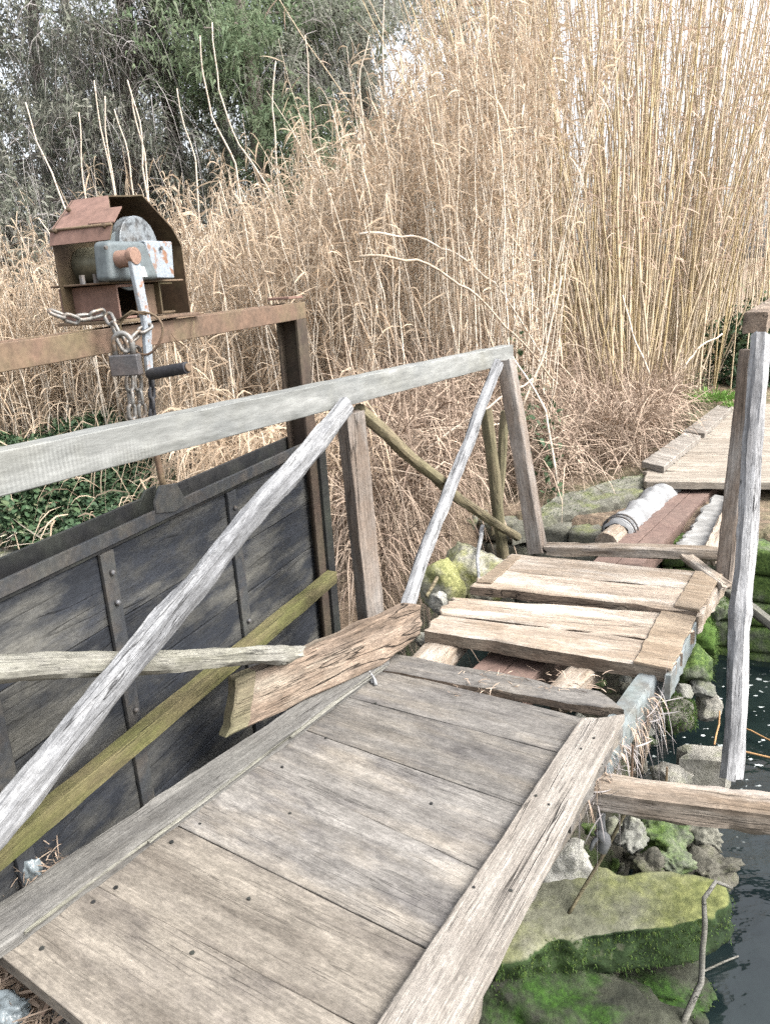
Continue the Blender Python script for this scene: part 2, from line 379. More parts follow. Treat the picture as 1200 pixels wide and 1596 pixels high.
M_chain = metal('dull_steel_chain', (.19, .19, .185), (.15, .11, .08), .56, .08, .5, met=.55, sc=40)
M_lock = metal('dark_padlock_steel', (.07, .07, .075), (.10, .098, .10), .5, .2, .42, met=.4, sc=30, dirt=(.16, .12, .11))
M_grip = metal('black_rubber_grip', (.012, .013, .016), (.03, .03, .035), .5, .2, .6, sc=40, dirt=(.05, .05, .05))
M_steel = metal('dark_gate_steel', (.032, .035, .040), (.06, .055, .05), .55, .1, .6, sc=12, dirt=(.085, .085, .07), dirt_amt=.5)
M_steelb = metal('black_slot_steel', (.010, .011, .013), (.025, .025, .025), .5, .15, .6, sc=10, dirt=(.06, .07, .05))
M_strin = metal('blue_grey_steel_stringer', (.15, .17, .18), (.11, .105, .10), .56, .08, .6, sc=9, dirt=(.12, .15, .13), dirt_amt=.5)
M_chan = metal('red_brown_channel', (.105, .07, .06), (.15, .105, .088), .5, .15, .7, sc=9, dirt=(.10, .075, .065), dirt_amt=.5)
M_bolt = metal('grey_bolt', (.11, .115, .125), (.09, .08, .07), .5, .1, .55, met=.3, sc=60)

def rock(name, c0, c1, moss=None, m_amt=.8, mthr=(.45, .6), ztop=True, sc=9, wet=None, rough=.9, moss2=None, side=None):
    k = NT(name, rough); w = k.math('MULTIPLY', k.orand(), 60.0)
    a = k.noise(k.mapv((sc, sc, sc)), 1.0, 8, .65, w)
    b = k.noise(k.mapv((sc*7, sc*7, sc*7)), 1.0, 5, .65, w)
    col = k.ramp(k.rng(a, .33, .67), [(0, c0), (1, c1)])
    if moss:
        mm = k.rng(k.noise(k.mapv((sc*.6, sc*.6, sc*.6), (7, 1, 4)), 1.0, 7, .65, w), mthr[0], mthr[1])
        if moss2:
            moss = k.ramp(k.rng(b, .35, .65), [(0, moss), (1, moss2)])
        if ztop:
            nzv = k.n('SeparateXYZ', Vector=k.n('NewGeometry').outputs['Normal']).outputs['Z']
            mm = k.math('MULTIPLY', mm, k.rng(nzv, -.2, .6))
        col = k.mix(k.math('MULTIPLY', mm, m_amt), col, moss)
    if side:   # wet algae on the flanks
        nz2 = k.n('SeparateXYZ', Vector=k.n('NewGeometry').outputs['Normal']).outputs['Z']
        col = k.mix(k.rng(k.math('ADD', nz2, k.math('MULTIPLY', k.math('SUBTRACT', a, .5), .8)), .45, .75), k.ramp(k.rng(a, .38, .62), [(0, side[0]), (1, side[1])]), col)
    f = k.rng(b, .3, .7, .6, 1.25)
    col = k.mix(1.0, col, k.n('CombineColor', i0=f, i1=f, i2=f).outputs[0], 'MULTIPLY')
    k.bump(k.math('ADD', a, k.math('MULTIPLY', b, .7)), .8, .015)
    return k.out(col)
M_stone = rock('grey_mossy_stone', (.075, .075, .06), (.17, .168, .14), (.085, .11, .025), .6, (.50, .62), moss2=(.14, .15, .05))
M_stoneg = rock('green_wet_stone', (.05, .06, .045), (.14, .148, .112), (.035, .075, .014), .9, (.40, .56), ztop=False, moss2=(.09, .14, .03))
M_pale = rock('pale_limestone', (.19, .19, .17), (.34, .335, .31), (.16, .18, .07), .5, (.5, .66))
M_grey = rock('grey_river_stone', (.10, .105, .095), (.20, .20, .18), (.14, .16, .06), .5, (.5, .66))
M_bould = rock('yellow_lichen_boulder', (.17, .165, .135), (.33, .32, .28), (.15, .165, .045), .85, (.42, .56), ztop=False, sc=7, moss2=(.24, .24, .09))
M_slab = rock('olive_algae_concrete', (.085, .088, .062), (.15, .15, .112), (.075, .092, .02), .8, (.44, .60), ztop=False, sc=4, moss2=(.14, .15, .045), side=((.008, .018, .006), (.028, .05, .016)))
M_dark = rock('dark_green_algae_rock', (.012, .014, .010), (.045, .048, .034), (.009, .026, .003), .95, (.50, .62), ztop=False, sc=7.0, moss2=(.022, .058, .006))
M_mud = rock('wet_rubble_mud', (.035, .035, .028), (.11, .105, .085), (.08, .09, .035), .6, (.5, .65), sc=12)
M_bmoss = rock('bright_moss', (.025, .055, .008), (.055, .10, .015), None, sc=14)
M_conc = rock('speckled_concrete', (.15, .145, .125), (.32, .31, .275), (.16, .17, .10), .5, (.48, .6), sc=22)

def ground_mat():
    k = NT('leaf_litter_ground', .95)
    a = k.noise(k.mapv((1.3, 1.3, 1.3)), 1.0, 8, .65); b = k.noise(k.mapv((14, 14, 14)), 1.0, 6, .7)
    col = k.ramp(k.rng(b, .3, .7), [(0, (.05, .04, .03)), (.5, (.14, .105, .075)), (1, (.26, .21, .15))])
    col = k.mix(k.math('MULTIPLY', k.rng(a, .5, .62), .6), col, (.06, .085, .035))
    zz = k.n('SeparateXYZ', Vector=k.n('NewGeometry').outputs['Position']).outputs['Z']
    wet = k.ramp(k.noise(k.mapv((9, 9, 9)), 1.0, 7, .7), [(.35, (.018, .018, .013)), (.5, (.05, .047, .036)), (.62, (.035, .05, .018))])
    col = k.mix(k.rng(zz, -.42, -.55), col, wet)
    k.bump(b, .9, .04); return k.out(col)
M_ground = ground_mat()
WZ_ = -.86
def water_mat():
    k = NT('dark_stream_water', .06)
    k.b.inputs['Specular IOR Level'].default_value = .55
    a = k.noise(k.mapv((2.2, 3.4, 1)), 1.0, 5, .6)
    fl = k.noise(k.mapv((20, 34, 1), (2, 1, 0)), 1.0, 2.5, .5)
    area = k.rng(k.noise(k.mapv((.9, .9, 1), (4, 1.3, 0)), 1.0, 2, .5), .40, .52)
    dist = k.n('VectorMath', _operation='DISTANCE', i0=k.co(), i1=(1.75, 3.45, WZ_)).outputs['Value']
    area = k.math('MULTIPLY', area, k.rng(dist, .35, 1.0, 1.0, 0.0))
    foam = k.math('MULTIPLY', k.rng(fl, .635, .675), area)
    col = k.mix(k.rng(a, .35, .7), (.003, .006, .007), (.010, .016, .016))
    col = k.mix(foam, col, (.42, .46, .46))
    k.set(k.b.inputs['Roughness'], k.math('ADD', k.math('MULTIPLY', foam, .6), .06))
    k.bump(k.noise(k.mapv((7, 11, 1)), 1.0, 3, .5), .16, .03)
    return k.out(col)
M_water = water_mat()

def plant(name, stops, trans=.25, rough=.75, spread=.75, nodes=False):
    """rnd attribute (per blade) + object random pick the tone"""
    k = NT(name, rough)
    at = k.n('Attribute', _attribute_name='rnd').outputs['Fac']
    f = k.math('FRACT', k.math('ADD', k.math('MULTIPLY', at, spread), k.math('MULTIPLY', k.orand(), .25)))
    col = k.ramp(f, stops)
    nv = k.noise(k.mapv((9, 9, 9)), 1.0, 3, .6)
    g = k.rng(nv, .3, .7, .8, 1.15)
    col = k.mix(1.0, col, k.n('CombineColor', i0=g, i1=g, i2=g).outputs[0], 'MULTIPLY')
    if nodes:
        z = k.n('SeparateXYZ', Vector=k.co()).outputs['Z']
        fr = k.math('FRACT', k.math('ADD', k.math('MULTIPLY', z, 4.3), k.math('MULTIPLY', at, 7.0)))
        col = k.mix(k.math('MULTIPLY', k.math('LESS_THAN', fr, .07), .55), col, (.16, .11, .07))
    k.out(col)
    if trans > 0:
        tr = k.n('BsdfTranslucent', Color=col); mx = k.n('MixShader', i0=trans, i1=k.b.outputs[0], i2=tr.outputs[0])
        k.t.links.new(mx.outputs[0], k.t.nodes['Material Output'].inputs[0])
    return k.m
M_cane = plant('yellow_cane_stem', [(0, (.36, .30, .23)), (.25, (.42, .36, .29)), (.5, (.385, .31, .175)), (.75, (.43, .365, .275)), (1, (.33, .27, .19))], 0, nodes=True)
M_stalk = plant('pale_dead_stalk', [(0, (.43, .375, .31)), (.5, (.52, .47, .40)), (1, (.38, .32, .25))], 0, nodes=True)
M_leaf = plant('dry_reed_leaf', [(0, (.42, .33, .24)), (.3, (.48, .39, .29)), (.55, (.36, .27, .19)), (.8, (.52, .435, .335)), (1, (.31, .225, .155))], .35)
M_leafp = plant('pinkish_dry_leaf', [(0, (.45, .35, .275)), (.35, (.50, .40, .32)), (.7, (.39, .29, .225)), (1, (.54, .45, .37))], .35)
M_twig = plant('brown_dead_twig', [(0, (.25, .19, .145)), (.35, (.36, .285, .22)), (.7, (.18, .13, .10)), (1, (.46, .385, .305))], 0)
M_greytwig = plant('grey_hanging_twig', [(0, (0.198, 0.182, 0.180)), (.5, (0.279, 0.263, 0.261)), (1, (0.171, 0.151, 0.140))], 0)
M_needle = plant('dull_conifer_needle', [(0, (.19, .21, .17)), (.4, (.245, .265, .215)), (.75, (.28, .285, .245)), (1, (.30, .29, .26))], .5)  # needle tones lightened in the colour itself, standing in for haze over the trees
M_needleg = plant('bright_conifer_needle', [(0, (.125, .18, .105)), (.4, (.165, .225, .135)), (.8, (.20, .245, .155)), (1, (.14, .17, .125))], .5)  # greener needles, likewise paled in colour to imitate haze
M_moss = plant('green_moss_tuft', [(0, (.02, .048, .008)), (.5, (.036, .075, .012)), (1, (.065, .09, .02))], .2)
M_bark = plant('grey_brown_bark', [(0, (.13, .115, .10)), (1, (.18, .16, .145))], 0)
M_ivy = plant('dark_ivy_leaf', [(0, (.03, .06, .03)), (.4, (.045, .085, .042)), (.75, (.07, .11, .055)), (1, (.12, .12, .07))], .15, .55)
M_grass = plant('fresh_green_weed', [(0, (.08, .17, .03)), (.5, (.12, .23, .05)), (1, (.16, .24, .08))], .25)
def plain(name, c, rough=.8, sc=20, amt=.25, spec=.25):
    k = NT(name, rough); k.b.inputs['Specular IOR Level'].default_value = spec
    a = k.noise(k.mapv((sc, sc, sc)), 1.0, 6, .6, k.math('MULTIPLY', k.orand(), 50.0)); f = k.rng(a, .3, .7, 1-amt, 1+amt)
    col = k.mix(1.0, c, k.n('CombineColor', i0=f, i1=f, i2=f).outputs[0], 'MULTIPLY'); k.bump(a, .3, .004)
    return k.out(col)
M_white = plain('dirty_white_wrapping', (.185, .19, .195), .7, 14, .45, .4)
M_foam = plain('white_foam_sheet', (.19, .19, .185), .8, 12, .45)
M_plast = plain('pale_blue_plastic', (.17, .20, .215), .35, 12, .35, .5)
M_sticker = plain('white_sticker', (.7, .7, .68), .5, 20, .1)
M_foamb = plain('orange_stalk_bark', (.30, .18, .085), .6, 20, .2)
# ------------------------------------------------------------------ ground, water
P0 = Vector((1.2, 4.75, 0))
def uv(x, y): return (x-P0.x)*BD.x + (y-P0.y)*BD.y, (x-P0.x)*BN.x + (y-P0.y)*BN.y
def sst(a, b, x):
    t = max(0.0, min(1.0, (x-a)/(b-a))); return t*t*(3-2*t)
def ground_z(x, y):
    u, v = uv(x, y)
    left = sst(-.55, -1.0, v)
    u0 = 0.05*(1-left) + left*(-1.75 + .75*sst(-1.7, -3.2, v))
    if u > -2.6:
        s = max(0.0, u-u0)
        bank = -.55 + .80*(1-math.exp(-s/1.3)) + .06*min(s, 10)
        top = (1-left)*-.13 + left*bank
        k = sst(u0-.12, u0+.05, u)
        z = -1.25*(1-k) + top*k
        z += .16*sst(3, 6, u) * (1-left) + .02*max(0, u-10)
    else:
        k = sst(-4.0, -4.5, u)
        z = -1.25*(1-k) - .22*k
    if -3.7 < u < .3:      # rubble heaped under and beside the bridge
        vl = .74 + .16*max(0, -u-.6)
        z = max(z, -1.25 + (.50+.10*noise.noise(Vector((x*3.5, y*3.5, 1))))*sst(.0, .45, v)*(1-sst(vl-.25, vl+.15, v)) + .07*noise.noise(Vector((x*11, y*11, 4))))
    z += .05*noise.noise(Vector((x*1.4, y*1.4, 3))) + .025*noise.noise(Vector((x*5, y*5, 8)))
    return z
def make_ground():
    q = np.linspace(-1, 1, 241)
    xs = 1.0 + 5.5*np.sinh(q*4.0)/math.sinh(1.0)*.55; ys = 4.5 + 5.5*np.sinh(q*4.0)/math.sinh(1.0)*.55
    V = [(x, y, ground_z(x, y)) for x in xs for y in ys]; n = len(ys)
    Fc = np.array([(i*n+j, (i+1)*n+j, (i+1)*n+j+1, i*n+j+1) for i in range(len(xs)-1) for j in range(n-1)])
    tag(bigmesh('ground', np.array(V), Fc, M_ground, frame=Matrix.Identity(4), smooth=True), kind='structure')
make_ground()
WZ = -.86
def make_water():
    c = [P0 + BD*a + BN*b for a, b in ((-4.6, -60), (-4.6, 60), (.25, 60), (.25, -60))]
    V = [(p.x, p.y, WZ) for p in c]
    tag(bigmesh('water', np.array(V), np.array([[0, 1, 2, 3]]), M_water, frame=Matrix.Identity(4)), kind='structure')
make_water()

# ------------------------------------------------------------------ near deck of the footbridge
def lp(a, b, t): return a + (b-a)*t
deck = thing('bridge_deck', 'wide grey plank deck of the footbridge with a raised board along each side', 'bridge deck', Z(330, 1330, -.05))
inn = [(50, 1450), (146, 1378), (272, 1284), (397, 1191), (471, 1136), (540, 1085), (596, 1043)]
rgt = [(560, 1634), (512, 1706), (664, 1478), (745, 1355), (812, 1256), (868, 1172), (904, 1117)]
Ls = [Z(*p) for p in inn]; Rs = [Z(*p) for p in rgt]
Rs[0] = Z(585, 1596) - (Z(905, 1115)-Z(585, 1596)).normalized()*.50
Rs[1] = Z(512, 1574) + (Z(512, 1574)-Z(146, 1378)).normalized()*.17
_nd = (Z(130, 1596)-Z(0, 1490)).normalized(); Ls[0] = Z(0, 1490) + _nd*.07; Rs[0] = Z(0, 1490) + _nd*.92
for i in range(6):
    a, b, c, d = Ls[i], Rs[i], Rs[i+1], Ls[i+1]
    e1 = (b-a).normalized(); e2 = (c-d).normalized(); g = BD*.0012
    slab('plank', a-e1*.12+g, b+e1*.14+g, c+e2*.14-g, d-e2*.12-g, .035, M_deckb if i in (0, 1) else M_deck, deck, rough=.0022, edge=.0012, endj=.006, ch=.0015, lift=random.Random(i).uniform(-.0015, .0015))
slab('ragged_plank', Z(585, 1046), Z(968, 1113), Z(943, 1082), Z(606, 1022), .032, M_deck, deck, sidem=M_rot, rough=.004, edge=.009, endj=.02, ch=.004, lift=.012, chips=((.82, 1, .10, .03), (.98, 0, .05, .02)))
eb0 = Z(585, 1596, .03); eb1 = Z(905, 1119, .03); ec0 = Z(722, 1596, .03); ec1 = Z(971, 1114, .03)
slab('edge_board', eb0-(eb1-eb0)*.35, eb1, ec1, ec0-(ec1-ec0)*.35, .030, M_edge, deck, rough=.004, edge=.003, endj=.008, ch=.004)
k0 = Z(17, 1464, .03); k1 = Z(606, 1030, .03); o0 = Z(0, 1404, .03); o1 = Z(604, 1003, .03)
slab('kerb_board', k0-(k1-k0)*.03, k1, o1, o0-(o1-o0)*.01, .03, M_kerb, deck, rough=.004, edge=.010, endj=.012, ch=.006)
rs = random.Random(5)
for t0, t1, of in ((.02, .42, .006), (.25, .72, .010), (.50, .97, .004), (.62, .98, .014)):
    A = lp(k0, k1, t0) + BN*of - ZV*.004; B = lp(k0, k1, t1) + BN*(of-.004) - ZV*.006
    timber('splinter', A, B, .007, .006, M_pole, deck, rough=.002, wave=.006, w1=.003, h1=.003, n=22)
def nail(px, py, z, r=.005, parent=deck):
    c = Z(px, py, z); m = MB(); m.tube([c - ZV*.01, c + ZV*.0015], r, 8); m.build('nail', M_steelb, parent)
for p in [(181, 1383), (146, 1406), (66, 1478), (268, 1312), (312, 1284), (440, 1195), (508, 1150), (585, 1096), (452, 1268), (388, 1400), (672, 1252), (300, 1485)]:
    nail(*p, .0015, .0045 if p[0] > 300 else .006)
for p in [(905, 1167), (925, 1150), (855, 1254), (835, 1240), (738, 1383), (796, 1388)]: nail(*p, .0315, .004)
timber('edge_beam', Z(560, 1760, -.11), Z(962, 1150, -.11), .045, .12, M_deckb, deck, rough=.004)
# broken loose board standing on the kerb
_a, _b = Z(357, 1150, .032), Z(662, 1006, .036)
lb = slab('loose_board', _a, _b, _b+Vector((-.005, .06, .165)), _a+Vector((.040, .075, .175)), .055, M_rot, None, cut=(M_fresh, .085), rough=.006, edge=.009, endj=.008, ch=.007, chips=((.98, 0, .14, .05), (.82, 0, .07, .018), (1.0, 1, .05, .02)))
tag(lb, 'thick rotten brown board standing on edge on the kerb of the grey deck', 'loose board')
rag = MB()
for k in range(5):
    a = Z(572+k*2, 1040+k*3, .03); rag.tube([a, a+Vector((.004*k-.008, -.012, -.012)), a+Vector((.006*k-.012, -.03, -.024-.001*k))], .004, 6, r1=.008)
tag(rag.build('torn_rag', M_white, smooth=True), 'small torn white rag poking out below the rotten loose board', 'rag')

# ------------------------------------------------------------------ middle slabs
def quad(name, pts, z, t, mat, parent, **kw):
    return slab(name, *[Z(*p, z) for p in pts], t, mat, parent, **kw)
sa = thing('slab_panel', 'nearer of the two thick tan plank panels laid over the gap in the deck', 'plank panel', Z(870, 990, -.04), 'loose tan plank panels')
mA0, mA1 = (681, 962), (1060, 1003)
quad('plank', [(661, 981), (1042, 1042), (1062, 1003), (682, 957)], .022, .058, M_tan, sa, sidem=M_rot, rough=.006, edge=.011, endj=.022, ch=.007, chips=((.3, 0, .06, .012),))
quad('plank', [(683, 955), (1062, 1001), (1083, 958), (703, 931)], .020, .058, M_tan, sa, sidem=M_rot, rough=.006, edge=.009, endj=.026, ch=.007, chips=((.6, 0, .07, .012),))
quad('batten', [(987, 1030), (1046, 1041), (1084, 960), (1030, 951)], .030, .010, M_tand, sa, rough=.003, edge=.003, endj=.004, ch=.002)
quad('end_board', [(1036, 1051), (1045, 1052), (1085, 968), (1076, 968)], .010, .10, M_strin, sa, rough=.003, edge=.003, ch=.004)
sb = thing('slab_panel', 'farther of the two thick tan plank panels, its edge resting on the nearer one', 'plank panel', Z(930, 905, -.02), 'loose tan plank panels')
quad('plank', [(731, 912), (1086, 951), (1104, 922), (765, 887)], .047, .048, M_tan, sb, sidem=M_rot, rough=.006, edge=.010, endj=.02, ch=.007, chips=((.2, 0, .06, .015), (.75, 0, .05, .012)))
quad('plank', [(766, 886), (1105, 921), (1122, 893), (797, 863)], .047, .048, M_tan, sb, sidem=M_rot, rough=.006, edge=.005, endj=.015, ch=.006)
quad('batten', [(1050, 943), (1089, 950), (1125, 894), (1083, 889)], .056, .010, M_tand, sb, rough=.003, edge=.003, endj=.004, ch=.002)
quad('end_batten', [(742, 906), (765, 908), (812, 866), (797, 864)], .055, .009, M_tand, sb, rough=.003, edge=.003, endj=.004, ch=.002)
quad('end_board', [(1083, 960), (1090, 961), (1128, 900), (1121, 899)], .034, .08, M_log, sb, rough=.003, edge=.003, ch=.004)
sc_ = timber('cross_timber', Z(850, 853, .01), Z(1118, 864, .01), .085, .055, M_log, None, rough=.008, wave=.01, endj=.02)
tag(sc_, 'rough brown cross timber lying between the posts behind the tan panels', 'timber')
st = timber('broken_stick', Z(1070, 868, .055), Z(1132, 915, .04), .06, .03, M_tan, None, rough=.005, endj=.02)
tag(st, 'short split tan stick lying against the end of the cross timber', 'stick')
# far deck
fd = thing('bridge_deck', 'far pale plank deck of the footbridge running into the reeds', 'bridge deck', Z(1100, 710, -.05))
fl = [(1003, 752), (1006, 733), (1030, 707), (1062, 684), (1092, 662), (1118, 645), (1140, 629)]
for i in range(6):
    a = Z(*fl[i]); d = Z(*fl[i+1]); wd = 1.45
    e = Vector((.93, -.30, 0)).normalized() if i > 0 else Vector((.955, -.24, 0)).normalized()
    slab('plank', a + BD*.006, a + e*wd + BD*.006, d + Vector((.93, -.30, 0)).normalized()*wd - BD*.006, d - BD*.006, .05, M_fard, fd, rough=.006, edge=.012 if i < 2 else .005, endj=.02, ch=.006, lift=random.Random(i+9).uniform(-.006, .006))
slab('edge_board', Z(1000, 719, .05), Z(1034, 727, .05), Z(1092, 679, .05), Z(1066, 673, .05), .045, M_edge, fd, rough=.006, edge=.004, ch=.006)
slab('edge_board', Z(1064, 672, .045), Z(1098, 675, .045), Z(1140, 635, .045), Z(1118, 631, .045), .04, M_edge, fd, rough=.006, edge=.004, ch=.006)
# stringers seen through the gaps
ch = MB()
A = Z(770, 1062, -.09); B = Z(1092, 752, -.09); dx = (B-A).normalized(); dy = ZV.cross(dx)
for s in (-1, 1):
    c = (A+B)/2 + dy*(s*.062); L2 = (B-A).length/2
    ch.box(c, dx*L2, dy*.059, ZV*.005)
    ch.box(c + dy*(s*.055) - ZV*.06, dx*L2, dy*.004, ZV*.055)
tag(ch.build('steel_channel', M_chan, bevel=.002), 'red brown steel channel carrying the bridge, bare in the gap beyond the tan panels', 'steel beam')
s1 = timber('steel_stringer', Z(925, 1195, -.08), Z(1068, 985, -.08), .075, .13, M_strin, None, rough=.003); tag(s1, 'blue grey stringer under the right edge where the grey deck meets the tan panels', 'stringer')
for (p, q, w, lb_, m) in (((660, 1045), (735, 965), .15, 'broad tan stringer end in the gap near the rotten loose board', M_tan), ((868, 1092), (960, 1000), .10, 'narrow tan stringer end in the gap beside the blue grey stringer', M_tan)):
    o = timber('wooden_stringer', Z(*p, -.075), Z(*q, -.075), w, .08, m, None, rough=.006, endj=.02); tag(o, lb_, 'stringer')
dark = timber('wooden_stringer', Z(745, 1085, -.17), Z(850, 960, -.17), .16, .10, M_rot, None, rough=.02, endj=.03); tag(dark, 'dark rotten stringer deep in the gap between the tan stringer ends', 'stringer')
# wrapped pipe
pp = thing('wrapped_pipe', 'pipe wrapped in lumpy white cloth beside the red brown steel channel', 'pipe', Z(1000, 800, -.15))
A = Z(955, 838, -.10); B = Z(1046, 760, -.10)
timber('pipe', A-(B-A)*.1, B+(B-A)*.3, .135, .135, M_log, pp, rnd=True, rough=.004)
x = (B-A).normalized(); y = x.cross(ZV).normalized(); z = y.cross(x); V = []; Fc = []; L_ = (B-A).length; nn_, kk_ = 90, 40
for i in range(nn_+1):
    t = i/nn_; c = A + (B-A)*(.05+.95*t)
    for j in range(kk_):
        an = 2*math.pi*j/kk_; dv = y*math.cos(an)+z*math.sin(an); p = c + dv*.09
        r = .088 + .016*noise.noise(p*9) + .010*noise.noise(p*21) + .007*(1-abs(math.sin(t*L_*22+an*.5+3*noise.noise(p*6)))) - (.02 if i in (0, nn_) else 0)
        V.append(tuple(c + dv*r))
for i in range(nn_):
    for j in range(kk_): Fc.append((i*kk_+j, i*kk_+(j+1) % kk_, (i+1)*kk_+(j+1) % kk_, (i+1)*kk_+j))
bigmesh('wrapping', np.array(V), Fc, M_white, pp, smooth=True)
for t in (.08, .12):
    c = A+(B-A)*t; x = (B-A).normalized(); y = x.cross(ZV).normalized(); z = y.cross(x)
    MB().tube([c + (y*math.cos(a)+z*math.sin(a))*.104 for a in [i*2*math.pi/24 for i in range(24)]], .006, 6, closed=True).build('tie_wire', M_bolt, pp, smooth=True)
fm = slab('foam_strip', Z(1052, 852, -.06), Z(1102, 860, -.06), Z(1140, 775, -.06), Z(1112, 770, -.06), .06, M_foam, None, rough=.005, edge=.006, endj=.02, ch=.012); tag(fm, 'dirty white foam strip along the right of the red brown steel channel', 'foam strip')
fr = timber('edge_timber', Z(1105, 868, -.05), Z(1150, 770, -.05), .07, .09, M_log, None, rough=.01, endj=.02); tag(fr, 'weathered grey timber beside the white foam strip in the far gap', 'timber')

# ------------------------------------------------------------------ left handrail
hr = thing('handrail', 'grey sawn wooden handrail with crossed pole braces along the bridge', 'handrail', Vector((-.1, 2.8, 0)))
inpl = lambda A, B: (B-A).cross(BN).normalized()
timber('rail', RP(-260, 795, -.035), RP(791, 551, -.035), .066, .094, M_rail, hr, rough=.0025, endj=.006, n=70, ch=.03)
timber('post', RP(546, 642, -.05), RP(586, 1040, -.05), .082, .082, M_post, hr, up=Vector((.54, -.84, 0)), rough=.004, ch=.04)
timber('post', Y(788, 562, 4.17), Z(838, 861, -.02), .078, .078, M_post, hr, up=Vector((-.5, -.86, 0)), w1=.085, h1=.09, rough=.005, ch=.06)
A, B = RP(540, 632, .03), RP(-170, 1480, .03)
timber('brace', A, B, .045, .072, M_blue, hr, up=inpl(A, B), w1=.05, h1=.085, rough=.006, wave=.012, endj=.01, ch=.26, n=60)
A, B = RP(-330, 1060, -.02), RP(540, 1016, -.055)
timber('pole', A, B, .068, .066, M_pole, hr, rnd=True, w1=.055, h1=.052, rough=.007, wave=.012, knots=((.77, .22), (.70, .08)), n=80)
A, B = RP(776, 566, .01), RP(628, 958, .03)
timber('brace', A, B, .045, .068, M_blue, hr, up=inpl(A, B), rough=.006, wave=.014, endj=.01, ch=.26, w1=.05, h1=.075, n=50)
A, B = RP(560, 640, -.05), RP(806, 838, -.06)
timber('pole', A, B, .056, .056, M_olive, hr, rnd=True, rough=.005, wave=.014, w1=.05, h1=.05, bow=-.03, n=50)
for (p, q, y, w, lb_) in (((757, 640), (786, 885), 4.45, .072, 'greyish stake behind the far rail post, the nearer and straighter of two'), ((789, 640), (771, 830), 4.75, .06, 'olive stake crossing behind the straighter stake at the far rail post')):
    o = timber('stake', Y(*p, y), Y(*q, y), w, w, M_olive, None, rnd=True, rough=.005, wave=.012, endj=.02); tag(o, lb_, 'stake')

# ------------------------------------------------------------------ right handrail remains
rr = thing('broken_handrail', 'remains of the right handrail with a pale knotty pole and a brown topped post', 'handrail', Z(1130, 905, 0))
timber('post', Y(1168, 545, 3.35), Y(1128, 905, 3.35), .072, .08, M_post, rr, up=Vector((-.6, -.8, 0)), rough=.005)
timber('post', Y(1184, 522, 3.22), Y(1138, 1214, 2.52), .072, .075, M_blueb, rr, ch=.27, w1=.075, h1=.078, rough=.007, wave=.016, knots=((.64, .16), (.3, .05)), endj=.01, n=70)
A = Y(1176, 503, 3.30); timber('rail', A, A + BD*1.7 - ZV*.0, .09, .085, M_rot, rr, rough=.006, ch=.06, endj=.004)
timber('brace', Y(1112, 905, 3.5), Y(1260, 1020, 3.0), .055, .055, M_pole, rr, rnd=True, rough=.006, wave=.01)
xb = timber('cross_log', Z(905, 1230, -.13), Z(1330, 1288, -.13), .095, .095, M_log, None, rough=.009, w1=.10, h1=.105, endj=.015, ch=.18, wave=.012, n=50); tag(xb, 'squared grey brown log sticking out sideways from under the grey deck', 'log')
for (px, py, z, h) in ((1038, 1218, -.085, .05), (984, 1210, -.085, .11)):
    c = Z(px, py, z); MB().tube([c - ZV*.01, c + ZV*h], .0035, 6).build('nail', M_rust, xb)

# ------------------------------------------------------------------ sluice gate
GX = (ray(1100, 405)).normalized(); GY = -GN
def gs(px, py, off=0.0): return (GP(px, py, off)-G0).dot(GD)
def GL(s, z, off=0.0):
    p = G0 + GX*(s/ (GX.x*GD.x+GX.y*GD.y)) + GN*off; zz = p.z - G0.z
    return Vector((p.x, p.y, z + zz))
gf = thing('gate_frame', 'rusty steel frame with a long beam above the black sluice gate', 'gate frame', GL(0, -.85))
A = GP(-330, 580); B = GP(476, 470); x = (B-A)
prof = [(0, 0), (0, -.068), (-.092, -.068), (-.092, 0), (-.080, 0), (-.080, -.02), (-.012, -.02), (-.012, 0)]
MB().prism([A + GN*a + ZV*b for a, b in prof], x).build('beam', M_rust, gf, bevel=.003)
MB().box(GP(445, 467, -.045)+ZV*.006, GX*.06, GN*.05, ZV*.005).build('cap_plate', M_pink, gf, bevel=.002)
s0 = gs(476, 470)-.004; zt = GP(476, 470).z-.068
pst = MB(); c = GL(s0, 0)
for (g0, g1, n0, n1) in ((-.085, 0, -.012, 0.0), (-.045, -.035, -.088, -.012), (-.085, 0, -.10, -.088)):
    h = (zt+1.0)/2; cc = Vector((c.x, c.y, zt-h)) + GD*((g0+g1)/2) + GN*((n0+n1)/2)
    pst.box(cc, GD*((g1-g0)/2), GN*((n1-n0)/2), ZV*h)
pst.build('post', M_rustd, gf, bevel=.002)
ztop = GP(450, 705).z
gd = MB()   # slot guide
for (g0, g1, n0, n1) in ((-.02, .045, .004, .016), (-.02, -.008, -.08, .004)):
    h = (ztop+.02+1.0)/2; cc = Vector((c.x, c.y, ztop+.02-h)) + GD*((g0+g1)/2) + GN*((n0+n1)/2)
    gd.box(cc, GD*((g1-g0)/2), GN*((n1-n0)/2), ZV*h)
gd.build('slot_guide', M_steelb, gf, bevel=.002)
gt = thing('sluice_gate', 'black plank sluice gate with riveted steel straps under the winch', 'sluice gate', GL(-1.2, -.9))
sR, sL = s0-.05, -2.5; zt = ztop - GX.z/1.0*(gs(450, 705))
gl = lambda s, z, off=0.0: GL(s, z, off)
zb = zt-.055
hts = [.225, .20, .215, .22, .23, .22, .25]
for i, h in enumerate(hts):
    slab('board', gl(sL, zb-h+.0015, -.04), gl(sR, zb-h+.0015, -.04), gl(sR, zb-.0015, -.04), gl(sL, zb-.0015, -.04), .04, M_gate, gt, rough=.0025, edge=.002, endj=.002, ch=.003)
    zb -= h
fa = MB()
